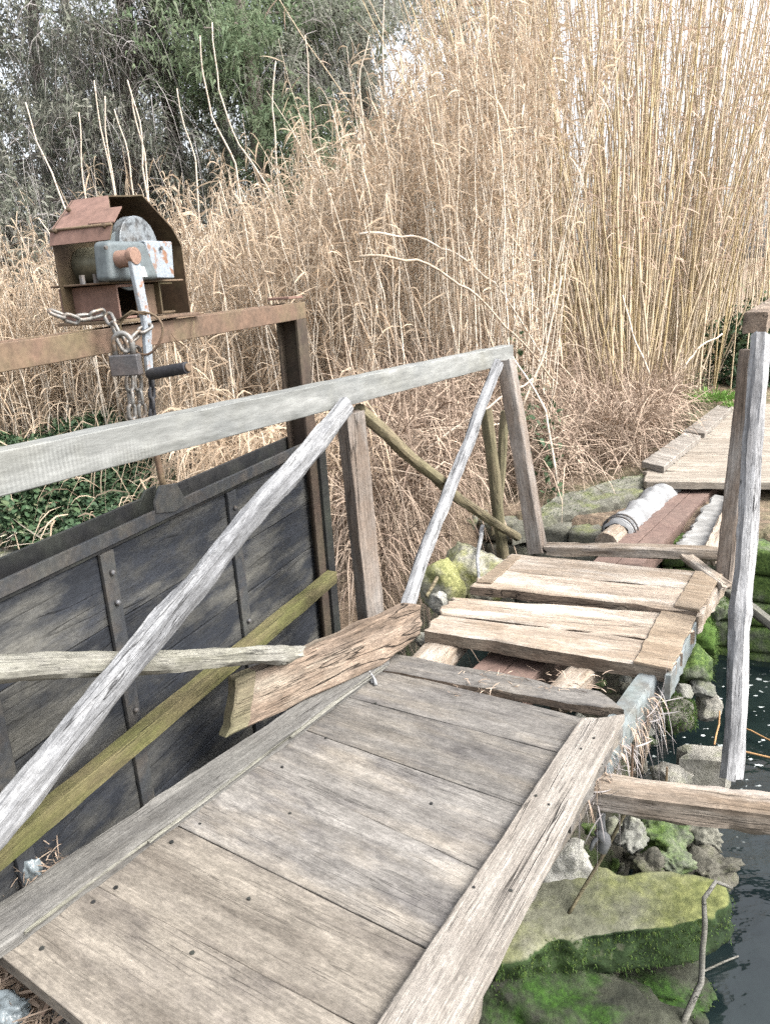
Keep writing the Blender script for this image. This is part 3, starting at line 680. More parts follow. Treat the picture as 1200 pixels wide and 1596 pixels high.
fa.box((gl(sL, zt-.020, -.026)+gl(sR, zt-.020, -.026))/2, (gl(sR, 0)-gl(sL, 0))/2, GN*.006, ZV*.021)
fa.build('top_rail', M_steel, gt, bevel=.002)
fb = MB(); fb.box((gl(sL, zt-.012, -.115)+gl(sR, zt-.012, -.115))/2, (gl(sR, 0)-gl(sL, 0))/2, GN*.006, ZV*.034)
fb.box((gl(sL, zt-.05, -.07)+gl(sR, zt-.05, -.07))/2, (gl(sR, 0)-gl(sL, 0))/2, GN*.04, ZV*.005)
fb.build('back_rail', M_steelb, gt, bevel=.002)
for px, py in ((168, 880), (361, 780), (-40, 990)):
    s = gs(px, py, -.03)
    stp = MB(); zc = (zt-.056 + -.9)/2; hh = (zt-.056+.9)/2
    cc = gl(s, zc, -.030); stp.box(cc, GX*.028, GN*.006, ZV*hh)
    so_ = stp.build('strap', M_steel, gt, bevel=.002)
    z = zt-.12
    while z > -.8:
        q = gl(s+.004, z, -.023); MB().tube([q, q+GN*.008, q+GN*.011], .010, 10, r1=.006).build('bolt', M_bolt, so_, smooth=True); z -= .095 if z > zt-.15 else .36
for off, p in ((-.025, [(241, 800), (239, 782), (247, 757), (272, 753), (289, 782), (270, 797)]), (-.115, [(214, 812), (213, 790), (224, 764), (240, 757), (250, 790), (240, 803)])):
    P = [GP(*q, off) for q in p]
    MB().prism(P, GN*.01).build('lug', M_steel if off > -.1 else M_steelb, gt, bevel=.0015)
gb = timber('cross_beam', GP(-170, 1470, .055), GP(518, 899, .055), .05, .055, M_green, None, up=ZV, rough=.003, endj=.01, n=60, ch=.03); tag(gb, 'green stained square beam running across the black sluice gate', 'beam')

# ------------------------------------------------------------------ winch
Q = GP(187, 498); KS = 1.047
def WL(n, g, z): return Q + GN*(n*KS) + GX*(g*KS) + ZV*(z*KS)
wn = thing('winch', 'hand winch under a bent rusty hood bolted on the steel beam', 'winch', WL(-.06, .15, 0))
def cyl(name, a, b, r, mat, parent=wn, k=20, bev=.002, r1=None):
    return MB().tube([a, b], r*KS, k, r1=None if r1 is None else r1*KS).build(name, mat, parent, bevel=bev*KS)
# base bearers
ba = MB()
def wbox(m, n0, n1, g0, g1, z0, z1):
    return m.box(WL((n0+n1)/2, (g0+g1)/2, (z0+z1)/2), GN*(abs(n1-n0)/2*KS), GX*(abs(g1-g0)/2*KS), ZV*(abs(z1-z0)/2*KS))
wbox(ba, -.198, .004, 0, .007, .0, .092); wbox(ba, -.198, .004, .007, .07, .0, .007); wbox(ba, -.198, .004, .007, .07, .085, .092)
ba.build('bearer', M_pink, wn, bevel=.002)
bb = MB(); wbox(bb, -.198, .004, .185, .192, .004, .094); wbox(bb, -.198, .004, .192, .25, .004, .011); wbox(bb, -.198, .004, .192, .25, .087, .094)
bb.build('bearer', M_hoodin, wn, bevel=.002)
bp = MB(); wbox(bp, -.02, -.013, .10, .184, .004, .09); bp.build('end_plate', M_rust, wn, bevel=.001)
b3 = MB(); wbox(b3, -.205, .02, -.02, .36, -.010, -.001); wbox(b3, -.195, .01, -.03, .30, .0945, .100); b3.build('base_plate', M_rust, wn, bevel=.002)
# hood
hp = [(-.045, .203), (-.035, .240), (.065, .325), (.125, .328), (.172, .332), (.290, .250), (.328, .198), (.330, .0)]
nf = [.045, .052, -.030, -.012, .0, .0, .0, .0]
hv = []; hf = []; hm = []
for i, (g, z) in enumerate(hp):
    i0, i1 = max(0, i-1), min(len(hp)-1, i+1)
    tg = Vector((hp[i1][0]-hp[i0][0], hp[i1][1]-hp[i0][1])); tg.normalize(); nn = Vector((tg.y, -tg.x))*.004
    n1 = nf[i]
    for (dn, s) in ((-.158, 0), (n1, 0), (-.158, 1), (n1, 1)):
        hv.append(WL(dn, g+nn.x*s, z+nn.y*s))
for i in range(len(hp)-1):
    a, b = i*4, (i+1)*4
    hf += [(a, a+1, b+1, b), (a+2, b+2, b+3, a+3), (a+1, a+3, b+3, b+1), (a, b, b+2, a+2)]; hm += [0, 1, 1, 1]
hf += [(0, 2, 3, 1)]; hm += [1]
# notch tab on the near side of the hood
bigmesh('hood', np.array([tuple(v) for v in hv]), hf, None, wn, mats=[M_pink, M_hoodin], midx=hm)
bk = MB(); bk.prism([WL(-.153, g, z) for g, z in [(-.04, .02), (-.04, .2)]+hp[1:-1]+[(.322, .02)]], GN*.004).build('back_plate', M_hoodin, wn)
MB().prism([WL(-.03, -.03, .247), WL(.056, -.03, .244), WL(.047, .02, .285), WL(-.03, .02, .285)], ZV*.003).build('hood_flap', M_pink, wn)
for g_, z_, n_ in ((-.036, .236, -.135), (-.036, .236, .03), (.02, .292, -.13)): cyl('bolt', WL(n_, g_, z_), WL(n_, g_-.008, z_+.006), .007, M_hoodin, k=6)
MB().tube([WL(-.158, -.036, .241), WL(-.1, -.0365, .2415), WL(.05, -.036, .241)], .004, 6).build('weld_seam', M_rust, wn, smooth=True)
cyl('drum', WL(-.148, .06, .150), WL(.01, .06, .150), .048, M_drum, k=28)
cyl('drum_flange', WL(-.012, .07, .155), WL(-.004, .07, .155), .080, M_gbox, k=28)
cyl('gear', WL(-.02, .115, .190), WL(.012, .115, .190), .082, M_gear, k=36)
gm = MB(); gm.prism([WL(.002, g, z) for g, z in [(-.075, .100), (.13, .100), (.085, .200), (-.066, .200)]], GN*(.055*KS)).build('gearbox', M_gbox, wn, bevel=.014*KS, seg=4)
MB().prism([WL(.03, g, z) for g, z in [(.118, .104), (.200, .101), (.210, .203), (.085, .203)]], GN*(.022*KS)).build('cover_plate', M_flake, wn, bevel=.004)
MB().prism([PL(px, py, WL(.0575, 0, 0), GN) for px, py in [(213, 432), (230, 431), (225, 416), (214, 416)]], GN*.001).build('sticker', M_sticker, wn)
for px, py in ((129, 436), (150, 434), (164, 386), (251, 387)):
    c_ = PL(px, py, WL(-.02 if py > 400 else .056, 0, 0), GN); MB().tube([c_-ZV*.012, c_+ZV*.012] if py > 400 else [c_, c_+GN*.006], .008 if py > 400 else .006, 6).build('bolt', M_bolt, wn)
cyl('hub', WL(.05, -.036, .153), WL(.100, -.036, .153), .022, M_hub, k=24)
ar = MB(); pts = [WL(.105, -.038, .165), WL(.105, -.030, .06), WL(.105, -.022, -.01), WL(.105, -.034, -.095), WL(.105, -.040, -.150)]
wid = [.019, .017, .016, .013, .012]; V = []; Fc = []
for p, w in zip(pts, wid):
    for a, b in ((-1, -1), (1, -1), (1, 1), (-1, 1)): V.append(p + GX*(a*w) + GN*(b*.007))
for i in range(len(pts)-1):
    for j in range(4): Fc.append((i*4+j, i*4+(j+1) % 4, (i+1)*4+(j+1) % 4, (i+1)*4+j))
Fc += [(3, 2, 1, 0), tuple((len(pts)-1)*4+j for j in range(4))]
ar.add(V, Fc); ar.build('crank_arm', M_arm, wn, bevel=.003)
cyl('hub_cap', WL(.098, -.037, .158), WL(.115, -.037, .158), .022, M_hub, k=24)
ge = PL(292, 573, pts[-1], GX); gp0 = pts[-1]+ZV*.004
dd = (ge-gp0); gk = MB(); gk.tube([gp0 + dd*t for t in (0, .05, .3, .6, .9, .96, 1.0)], .0165, 14)
gk.build('crank_grip', M_grip, wn, smooth=True, bevel=.002)
cyl('grip_end', ge, ge+dd*.05, .011, M_rust, k=12)
# padlock
VR = Vector((RT.x, RT.y, 0)).normalized()
pc = GP(197, 569, .10); pd = pc.y; pm = pd/1200*FWD.y
VR2 = (VR*.9 + GN*.25).normalized(); VN = VR2.cross(ZV)
pk = thing('padlock', 'square dark steel padlock hanging from the chain below the winch', 'padlock', pc)
wv = 23.5*pm; hv_ = 16.5*pm
MB().box(pc, VR2*wv, VN*.016, ZV*hv_).build('body', M_lock, pk, bevel=.004)
sh = [pc + VR2*(-wv*.62) + ZV*hv_*.9]
for i in range(0, 13):
    a = math.pi*(1-i/12); sh.append(pc + VR2*(math.cos(a)*wv*.62) + ZV*(hv_ + .030 + math.sin(a)*wv*.66))
sh.append(pc + VR2*(wv*.62) + ZV*hv_*.9)
MB().tube(sh, .0075, 10).build('shackle', M_chain, pk, smooth=True)
# chain
def link_mb(c, d, up, L=.052, w=.030, r=.0052):
    d = d.normalized(); up = (up - d*up.dot(d)).normalized(); a = L/2-w/2; R_ = w/2-r
    pts = []
    for i in range(7): t = -math.pi/2 + math.pi*i/6; pts.append(c + d*(a+math.cos(t)*R_) + up*(math.sin(t)*R_))
    for i in range(7): t = math.pi/2 + math.pi*i/6; pts.append(c + d*(-a+math.cos(t)*R_) + up*(math.sin(t)*R_))
    return MB().tube(pts, r, 7, closed=True)
def chain(root, path, mat, L=.052, w=.030, r=.0052, pitch=.040):
    pts = [Vector(p) for p in path]; seg = [(pts[i+1]-pts[i]).length for i in range(len(pts)-1)]; tot = sum(seg); s = 0; k = 0
    def at(s):
        for i, l in enumerate(seg):
            if s <= l: return pts[i] + (pts[i+1]-pts[i])*(s/l), (pts[i+1]-pts[i]).normalized()
            s -= l
        return pts[-1], (pts[-1]-pts[-2]).normalized()
    while s < tot:
        c, d = at(s); o1 = (ZV if abs(d.z) < .7 else VR2); o2 = d.cross(o1)
        up = (o1*.8+o2*.6) if k % 2 else (o2*.8-o1*.6)
        link_mb(c, d, up, L, w, r).build('link', mat, root, smooth=True); s += pitch; k += 1
cn = thing('chain', 'dull grey steel chain looped over the rusty beam and through the padlock', 'chain', GP(150, 492, .03))
top_ = [GP(90, 493, .0)+ZV*.006, GP(112, 497, .012), GP(135, 494, .02), GP(156, 488, .035), GP(170, 494, .05), GP(178, 508, .075), GP(188, 528, .09), GP(196, 545, .10)]
chain(cn, top_, M_chain)
chain(cn, [GP(200, 540, .10), GP(209, 527, .10), GP(221, 515, .11), GP(233, 508, .12), GP(236, 520, .12)], M_chain)
chain(cn, [GP(201, 552, .075), GP(203, 600, .07), GP(206, 640, .07), GP(210, 690, .06)], M_chain)
chain(cn, [GP(214, 552, .075), GP(216, 600, .07), GP(222, 640, .07), GP(226, 690, .06)], M_chain)
c2 = thing('lifting_chain', 'black greasy lifting chain hanging from the winch to the gate lug', 'chain', GP(236, 620, -.04))
chain(c2, [GP(232, 545, -.04), GP(237, 600, -.05), GP(238, 660, -.055)], M_grip, .045, .026, .006, .034)
MB().tube([GP(238, 655, -.055), GP(243, 700, -.06), GP(252, 745, -.06), GP(262, 780, -.05)], .011, 8).build('lifting_rod', M_rust, c2, smooth=True)
rg = GP(222, 520, .11); rw = MB(); rw.tube([rg + VR2*(math.cos(a)*.042 + .008*math.sin(2*a)) + ZV*(math.sin(a)*.058) + GN*(.02*math.cos(a)) for a in [i*2*math.pi/28 for i in range(28)]], .0035, 6, closed=True)
rw.tube([rg + VR2*-.06 + ZV*.04, rg + VR2*-.02 + ZV*.062, rg+VR2*.02+ZV*.05], .0035, 6)
tag(rw.build('wire_ring', M_rust, smooth=True), 'loop of rusty wire round the crank arm and chain', 'wire')
w2 = MB(); w2.tube([GP(302, 500, .01), GP(303, 525, .02), GP(298, 534, .02), GP(286, 538, .02), GP(275, 530, .02), GP(268, 520, .01)], .002, 5)
tag(w2.build('wire_loop', M_rust, smooth=True), 'thin rusty wire dangling from the beam right of the crank', 'wire')
# ------------------------------------------------------------------ stones, rubble, wall
import bmesh
def rock_thing(name, label, px, py, z, wpx, hpx, mat, seed, dpt=1.0, rot=0.0, planes=13, rough=.16, sub=4, group=None, ctr=None, size=None, cat='rock'):
    r = random.Random(seed)
    c = Vector(ctr) if ctr is not None else Z(px, py, z)
    s = (c-C0).dot(FWD)/F
    sx, sz = (wpx*s/2, hpx*s/2) if size is None else (size[0], size[2])
    sy = sx*dpt if size is None else size[1]
    bm = bmesh.new(); bmesh.ops.create_icosphere(bm, subdivisions=sub, radius=1.0)
    pl = []
    for _ in range(planes):
        n = Vector((r.gauss(0, 1), r.gauss(0, 1), r.gauss(0, .9))).normalized(); pl.append((n, r.uniform(.62, .88)))
    for v in bm.verts:
        p = v.co.copy()
        for n, d in pl:
            e = p.dot(n)-d
            if e > 0: p -= n*e*.93
        rg_ = 1-abs(noise.noise(p*2.6+Vector((seed*1.7, 3, 0))))*2
        p *= 1 + rough*(noise.noise(p*1.6+Vector((seed*3.1, 0, 0))) - .45*max(0, rg_-.55)*2 + .5*noise.noise(p*4.3+Vector((0, seed*2.3, 0))) + .28*noise.noise(p*11+Vector((0, 0, seed))))
        v.co = Vector((p.x*sx, p.y*sy, p.z*sz))*1.18
    for f in bm.faces: f.smooth = True
    me = bpy.data.meshes.new(name); bm.to_mesh(me); bm.free(); me.materials.append(mat)
    o = bpy.data.objects.new(name, me)
    link(o, None, Matrix.Translation(c) @ Matrix.Rotation(rot, 4, 'Z'))
    return tag(o, label, cat, group)
RG = 'stones lying along the stream beside the bridge'
rock_thing('rock', 'white limestone rock half hidden under the edge of the grey deck', 872, 1345, -.55, 95, 85, M_pale, 3, .9, group=RG, rough=.3)
rock_thing('rock', 'pointed grey rock by the knotted rag under the cross log', 985, 1306, -.55, 52, 52, M_grey, 4, .8, group=RG, rough=.36, rot=.5)
rock_thing('rock', 'broad green stained rock in the middle of the row below the cross log', 1035, 1303, -.62, 84, 56, M_stoneg, 5, .9, rough=.42, rot=.4, group=RG)
rock_thing('rock', 'flat grey green rock at the water end of the row below the cross log', 1090, 1302, -.64, 70, 46, M_stone, 6, .8, rough=.42, rot=-.5, group=RG)
rock_thing('rock', 'small lumpy brown rock just above the olive slab, rag side', 1010, 1348, -.60, 58, 36, M_mud, 7, .9, group=RG, rough=.45)
rock_thing('rock', 'small green rock just above the olive slab, water side', 1048, 1345, -.60, 52, 32, M_stoneg, 8, .9, group=RG, rough=.45)
rock_thing('rock', 'dark muddy rock at the water edge beyond the olive slab', 1105, 1350, -.66, 84, 40, M_mud, 9, .9, group=RG, rough=.45)
rock_thing('rock', 'big olive rock below the corner of the nearer tan panel', 1050, 1113, -.55, 62, 52, M_stone, 10, .9, group=RG)
rock_thing('rock', 'small pale stone lying on top of the big olive rock', 1063, 1078, -.46, 32, 24, M_grey, 11, .9, group=RG)
rock_thing('rock', 'rounded grey stone beside the small pale stone', 1092, 1072, -.52, 40, 30, M_grey, 12, .9, group=RG)
rock_thing('rock', 'pitted speckled rock at the water edge below the rounded grey stone', 1104, 1103, -.62, 42, 48, M_conc, 13, .9, group=RG, rough=.2)
rock_thing('rock', 'mossy yellow green boulder behind the far end of the rotten loose board', 735, 897, -.16, 100, 96, M_bould, 14, .8, planes=7, group=RG)
rock_thing('rock', 'upright grey boulder leaning on the yellow green boulder', 692, 915, -.14, 66, 80, M_bould, 15, .8, planes=7, group=RG)
rock_thing('rock', 'small white stone between the rotten loose board and the nearer tan panel', 683, 937, -.06, 26, 30, M_pale, 16, .9, group=RG)
rock_thing('rock', 'white stone in the gap under the rotten loose board', 660, 998, -.12, 26, 24, M_pale, 17, .9, group=RG)
for i, (px, py, z, w, h, m, lb_) in enumerate([(1080, 985, -.42, 74, 66, M_bmoss, 'bright moss covered stone under the nearer tan panel'), (1066, 1035, -.45, 66, 58, M_stoneg, 'dark green stone beneath the corner of the nearer tan panel'), (1098, 935, -.40, 60, 50, M_stoneg, 'green stone under the farther tan panel'), (1094, 1010, -.58, 40, 60, M_stoneg, 'wet grey green stone standing in the water below the tan panels')]):
    rock_thing('rock', lb_, px, py, z, w, h, m, 20+i, 1.3, planes=8, group=RG)
def blockslab(name, label, pts, z, t, mat, cat, rough=.012, edge=.03, ch=.02):
    o = slab(name, *[Z(*p, z) for p in pts], t, mat, None, rough=rough, edge=edge, endj=.03, ch=ch); return tag(o, label, cat)
def boulder(name, label, poly, z, t, mat, cat, seed, amp=.03, cuts=4, zt=None):
    bm = bmesh.new(); top = [Z(px, py, z if zt is None else zt[i]) for i, (px, py) in enumerate(poly)]; c = sum(top, Vector())/len(top)
    a = [bm.verts.new(p) for p in top]; b = [bm.verts.new(c+(p-c)*1.03-ZV*t) for p in top]
    n = len(a)
    bm.faces.new(a); bm.faces.new(b[::-1])
    for i in range(n): bm.faces.new((a[i], b[i], b[(i+1) % n], a[(i+1) % n]))
    bmesh.ops.recalc_face_normals(bm, faces=bm.faces[:]); bmesh.ops.triangulate(bm, faces=bm.faces[:])
    for q in range(cuts+1): bmesh.ops.subdivide_edges(bm, edges=[e for e in bm.edges if e.calc_length() > .025], cuts=1); bmesh.ops.triangulate(bm, faces=bm.faces[:])
    for q in range(2): bmesh.ops.smooth_vert(bm, verts=bm.verts[:], factor=.4, use_axis_x=True, use_axis_y=True, use_axis_z=True)
    bm.normal_update(); mv = []
    for v in bm.verts:
        p = v.co*3.2+Vector((seed*3.3, 0, 0)); k = amp*(noise.noise(p)+.55*noise.noise(p*2.7)+.3*noise.noise(p*6.5)+.15*noise.noise(p*15)); side = 1-min(1, abs(v.normal.z))
        mv.append(v.normal*k*(.35+1.3*side))
    for v, d in zip(bm.verts, mv): v.co += d - c
    for f in bm.faces: f.smooth = True
    me = bpy.data.meshes.new(name); bm.to_mesh(me); bm.free(); me.materials.append(mat)
    o = bpy.data.objects.new(name, me); link(o, None, Matrix.Translation(c)); return tag(o, label, cat)
boulder('concrete_slab', 'large olive green algae covered slab at the water edge beside the grey deck', [(770, 1500), (850, 1468), (960, 1456), (1100, 1432), (1136, 1410), (1130, 1378), (1040, 1352), (960, 1362), (870, 1330), (800, 1390)], -.56, .15, M_slab, 'slab', 5, .034)
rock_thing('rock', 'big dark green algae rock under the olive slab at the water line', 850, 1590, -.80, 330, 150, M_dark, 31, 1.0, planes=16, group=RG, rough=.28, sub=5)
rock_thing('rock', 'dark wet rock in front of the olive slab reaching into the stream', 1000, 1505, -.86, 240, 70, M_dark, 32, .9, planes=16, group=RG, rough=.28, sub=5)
blockslab('concrete_block', 'speckled concrete block standing at the foot of the pale knotty pole', [(1062, 1178), (1134, 1184), (1132, 1164), (1066, 1160)], -.47, .17, M_conc, 'block', rough=.01, edge=.01, ch=.012)
rock_thing('rock', 'pale broken stone beside the concrete block behind the cross log', 1045, 1212, -.55, 60, 34, M_conc, 35, 1.0, group=RG)

_st = [rock_thing('rubble_stone', '', 1000, 1300, -.6, 30, 24, [M_mud, M_stone, M_grey, M_mud, M_stoneg][i], 60+i, .9, sub=3, rough=.25) for i in range(5)]
_rr = random.Random(77); _n = 0
while _n < 95:
    u_, v_ = _rr.uniform(-3.5, -.5), _rr.uniform(.15, 1.25)
    p = P0 + BD*u_ + BN*v_; z = ground_z(p.x, p.y)
    if z < WZ-.03: continue
    o = _st[_n % 5] if _n < 5 else _st[_n % 5].copy()
    if _n >= 5: COL.objects.link(o)
    k = _rr.uniform(.5, 1.7)
    o.matrix_basis = Matrix.Translation((p.x, p.y, z+.01)) @ Matrix.Rotation(_rr.uniform(0, 6.3), 4, 'Z') @ Matrix.Rotation(_rr.uniform(-.6, .6), 4, 'X') @ Matrix.Diagonal((k, k*_rr.uniform(.7, 1.2), k*_rr.uniform(.6, 1), 1))
    tag(o, 'small rough stone among the rubble heaped under the right edge of the grey deck', 'stone', 'rubble stones under the deck'); _n += 1

def wall(name, label, u, v0, v1, z0, z1, mat, seed, bh=.17, bl=.34):
    r = random.Random(seed); V = []; Fc = []
    z = z0; row = 0
    base = P0 + BD*u
    while z < z1-.04:
        h = min(bh*r.uniform(.8, 1.2), z1-z); v = v0 - r.uniform(0, bl)
        while v < v1:
            l = bl*r.uniform(.55, 1.35); a, b = max(v, v0), min(v+l, v1)
            if b-a > .05:
                cx = base + BN*((a+b)/2) + ZV*(z+h/2); hx, hz, hy = (b-a)/2*.985, h/2*.97, .15
                n = 7; off = r.uniform(0, 50); dn = r.uniform(-.02, .02)
                idx = {}
                bm = bmesh.new(); bmesh.ops.create_cube(bm, size=2); bmesh.ops.subdivide_edges(bm, edges=bm.edges[:], cuts=5, use_grid_fill=True)
                k0 = len(V)
                for vv in bm.verts:
                    p = vv.co.copy(); q = Vector((max(-.8, min(.8, p.x)), max(-.8, min(.8, p.y)), max(-.75, min(.75, p.z)))); e = p-q
                    if e.length > 0: p = q + e.normalized()*min(e.length, .22)
                    w = cx + BN*(p.x*hx) + BD*(p.y*hy+dn) + ZV*(p.z*hz)
                    nn = noise.noise_vector(w*7+Vector((off, 0, 0)))*.014 + noise.noise_vector(w*22)*.006
                    V.append(w+nn)
                for f in bm.faces: Fc.append(tuple(k0+x.index for x in f.verts))
                bm.free()
            v += l
        z += h; row += 1
    o = bigmesh(name, np.array([tuple(v) for v in V]), Fc, mat, smooth=True); return tag(o, label, 'stone wall')
wall('stone_wall', 'mossy grey block wall of the far bank beside the far posts of the handrail', .10, -.95, .55, -.95, -.13, M_stone, 3)
wall('stone_wall', 'green stained block wall dropping into the dark water behind the knotty pole', .10, .57, 3.4, -.95, -.15, M_stoneg, 8, bh=.16)
o = slab('cap_stone', Z(800, 818, -.1), Z(1004, 770, -.06), Z(1006, 734, -.03), Z(868, 772, -.06), .14, M_stone, None, rough=.012, edge=.03, endj=.03, ch=.02); tag(o, 'flat mossy cap stone on the far bank left of the far deck', 'cap stone')
o = slab('stone_ledge', Z(-60, 905, -.5), Z(125, 862, -.5), Z(120, 835, -.5), Z(-60, 845, -.5), .25, M_stone, None, rough=.02, edge=.05, endj=.05, ch=.03); tag(o, 'mossy stone ledge on the bank behind the sluice gate under the ivy', 'ledge')

# ------------------------------------------------------------------ plants
NR = np.random.default_rng(11)
def blades(base, az, L, rise, droop, w, seg=4, rnd=None, twist=None):
    """bent strips: start at base, go out along az, rise first then droop"""
    N = len(base); t = np.linspace(0, 1, seg+1)[None, :]
    L = L[:, None]; hx = L*(t - .25*t**2)*np.cos(rise)[:, None]*.9
    zz = L*(np.sin(rise)[:, None]*t - droop[:, None]*t**2)
    d = np.stack([np.cos(az), np.sin(az)], 1)
    P = np.zeros((N, seg+1, 3)); P[:, :, 0] = base[:, None, 0] + d[:, None, 0]*hx; P[:, :, 1] = base[:, None, 1] + d[:, None, 1]*hx; P[:, :, 2] = base[:, None, 2] + zz
    tw = NR.uniform(0, np.pi, N) if twist is None else twist
    side = np.stack([-np.sin(az)*np.cos(tw), np.cos(az)*np.cos(tw), np.sin(tw)], 1)
    ww = w[:, None]*np.array([.55, 1.0, .9, .6, .12])[None, :seg+1] if seg == 4 else w[:, None]*np.linspace(1, .15, seg+1)[None, :]
    A = P - side[:, None, :]*ww[:, :, None]*.5; B = P + side[:, None, :]*ww[:, :, None]*.5
    V = np.stack([A, B], 2).reshape(-1, 3)
    i = np.arange(N)[:, None]*(2*(seg+1)) + np.arange(seg)[None, :]*2
    Fc = np.stack([i, i+1, i+3, i+2], 2).reshape(-1, 4)
    r = NR.random(N) if rnd is None else rnd
    return V, Fc, np.repeat(r, 2*(seg+1))
def stems(base, H, az, lean, curve, r0, r1=.35, seg=9, k=4, wob=.015, rnd=None):
    N = len(base); t = np.linspace(0, 1, seg+1)[None, :]; H = H[:, None]
    out = H*(lean[:, None]*t + curve[:, None]*t**2.2)
    zz = H*t*np.sqrt(np.clip(1-(lean[:, None])**2, .2, 1)) - .25*H*np.abs(curve[:, None])*t**3
    d = np.stack([np.cos(az), np.sin(az)], 1)
    P = np.zeros((N, seg+1, 3))
    P[:, :, 0] = base[:, None, 0] + d[:, None, 0]*out; P[:, :, 1] = base[:, None, 1] + d[:, None, 1]*out; P[:, :, 2] = base[:, None, 2] + zz
    P[:, 1:, :2] += NR.normal(0, wob, (N, seg, 2))
    rr = r0[:, None]*(1 + (r1-1)*t)
    a = np.arange(k)*2*np.pi/k
    ring = np.stack([np.cos(a), np.sin(a), 0*a], 1)
    V = (P[:, :, None, :] + rr[:, :, None, None]*ring[None, None]).reshape(-1, 3)
    i = np.arange(N)[:, None, None]*((seg+1)*k) + np.arange(seg)[None, :, None]*k; j = np.arange(k)[None, None, :]
    Fc = np.stack([i+j, i+(j+1) % k, i+k+(j+1) % k, i+k+j], 3).reshape(-1, 4)
    r = NR.random(N) if rnd is None else rnd
    return V, Fc, np.repeat(r, (seg+1)*k), P
def joinm(*ms):
    V = []; Fc = []; R_ = []; n = 0
    for m in ms:
        V.append(m[0]); Fc.append(m[1]+n); R_.append(m[2]); n += len(m[0])
    return np.concatenate(V), np.concatenate(Fc), np.concatenate(R_)
def leaves_on(P, per, lo, hi, Lr=(.18, .45), wr=(.006, .016), rise=(.1, 1.2), droop=(.2, 1.3)):
    per = int(per*1.5)
    """dead leaves hanging along stems; P is N x (seg+1) x 3"""
    N, S1, _ = P.shape; idx = np.repeat(np.arange(N), per); t = NR.uniform(lo, hi, len(idx))*(S1-1)
    k = np.minimum(t.astype(int), S1-2); f = (t-k)[:, None]
    B = P[idx, k]*(1-f) + P[idx, k+1]*f; n = len(idx)
    hang = NR.random(n) < .65
    ri = np.where(hang, NR.uniform(-1.35, .1, n), NR.uniform(*rise, n)); dr = np.where(hang, NR.uniform(0, .35, n), NR.uniform(*droop, n)*.75)
    return blades(B, NR.uniform(0, 2*np.pi, n), NR.uniform(*Lr, n)*np.where(hang, .8, 1.0), ri, dr, NR.uniform(*wr, n))
def emit2(name, S_, Lf, m1, m2, frame=None, parent=None):
    n = len(S_[0]); V = np.concatenate([S_[0], Lf[0]]); Fc = np.concatenate([S_[1], Lf[1]+n]); R_ = np.concatenate([S_[2], Lf[2]])
    mi = np.concatenate([np.zeros(len(S_[1]), int), np.ones(len(Lf[1]), int)])
    return bigmesh(name, V, Fc, None, parent, frame=frame, rnd=R_, mats=[m1, m2], midx=mi)
GZ = np.vectorize(ground_z)
def plan(px, y):     # plan x for a picture column at depth y, near the horizon
    d = np.array([ray(float(p), 470.0)[:] for p in np.atleast_1d(px)]); return d[:, 0]/d[:, 1]*y
def ztop(px, py, y):
    d = np.array([ray(float(a), float(b))[:] for a, b in zip(px, py)]); return EYE + d[:, 2]/d[:, 1]*y

# -- the mass of dead reeds on the far bank
n = 1350
px = NR.uniform(-120, 860, n); y = NR.uniform(6.0, 9.6, n); y = np.where(px < 230, NR.uniform(8.0, 10.4, n), y)
crest = np.interp(px, [-120, 0, 100, 250, 400, 500, 600, 700, 780, 900], [430, 420, 400, 330, 275, 215, 130, 30, -60, -200])
top = crest + NR.normal(0, 62, n) + 45 + (9.6-y)*20
x = plan(px, y); zb = GZ(x, y); H = np.clip(ztop(px, top, y) - zb, .8, 6.5)
bs = np.stack([x, y, zb], 1)
St = stems(bs, H, NR.uniform(0, 2*np.pi, n), NR.uniform(0, .16, n), NR.uniform(0, .18, n), NR.uniform(.005, .010, n), k=3)
lf1 = leaves_on(St[3], 20, .12, 1.0)
lf2 = leaves_on(St[3], 6, .75, 1.0, (.15, .35), (.008, .018), (.4, 1.3), (.5, 1.3))
o = emit2('reed_thicket', St[:3], joinm(lf1, lf2), M_stalk, M_leaf); tag(o, 'thick mass of dead straw coloured reeds on the far bank', 'reeds', kind='stuff')
# -- the tall stand behind the right clump
n = 330
px = NR.uniform(700, 1290, n); y = NR.uniform(8.8, 12.5, n); x = plan(px, y); zb = GZ(x, y)
H = np.clip(NR.normal(5.4, .7, n), 3.5, 7) - np.clip((820-px)/120, 0, 1)*1.2
az = np.where(NR.random(n) < .5, np.arctan2(.4, x-3.2), NR.uniform(0, 2*np.pi, n))
St = stems(np.stack([x, y, zb], 1), H, az, NR.uniform(0, .13, n), NR.uniform(0, .08, n), NR.uniform(.008, .013, n), k=3)
lf = leaves_on(St[3], 16, .25, 1.0, (.2, .5), (.007, .017), (.3, 1.2), (.2, 1.2))
o = emit2('reed_stand', St[:3], lf, M_cane, M_leafp); tag(o, 'dense stand of tall dry canes rising out of the picture behind the near canes', 'reeds', kind='stuff')
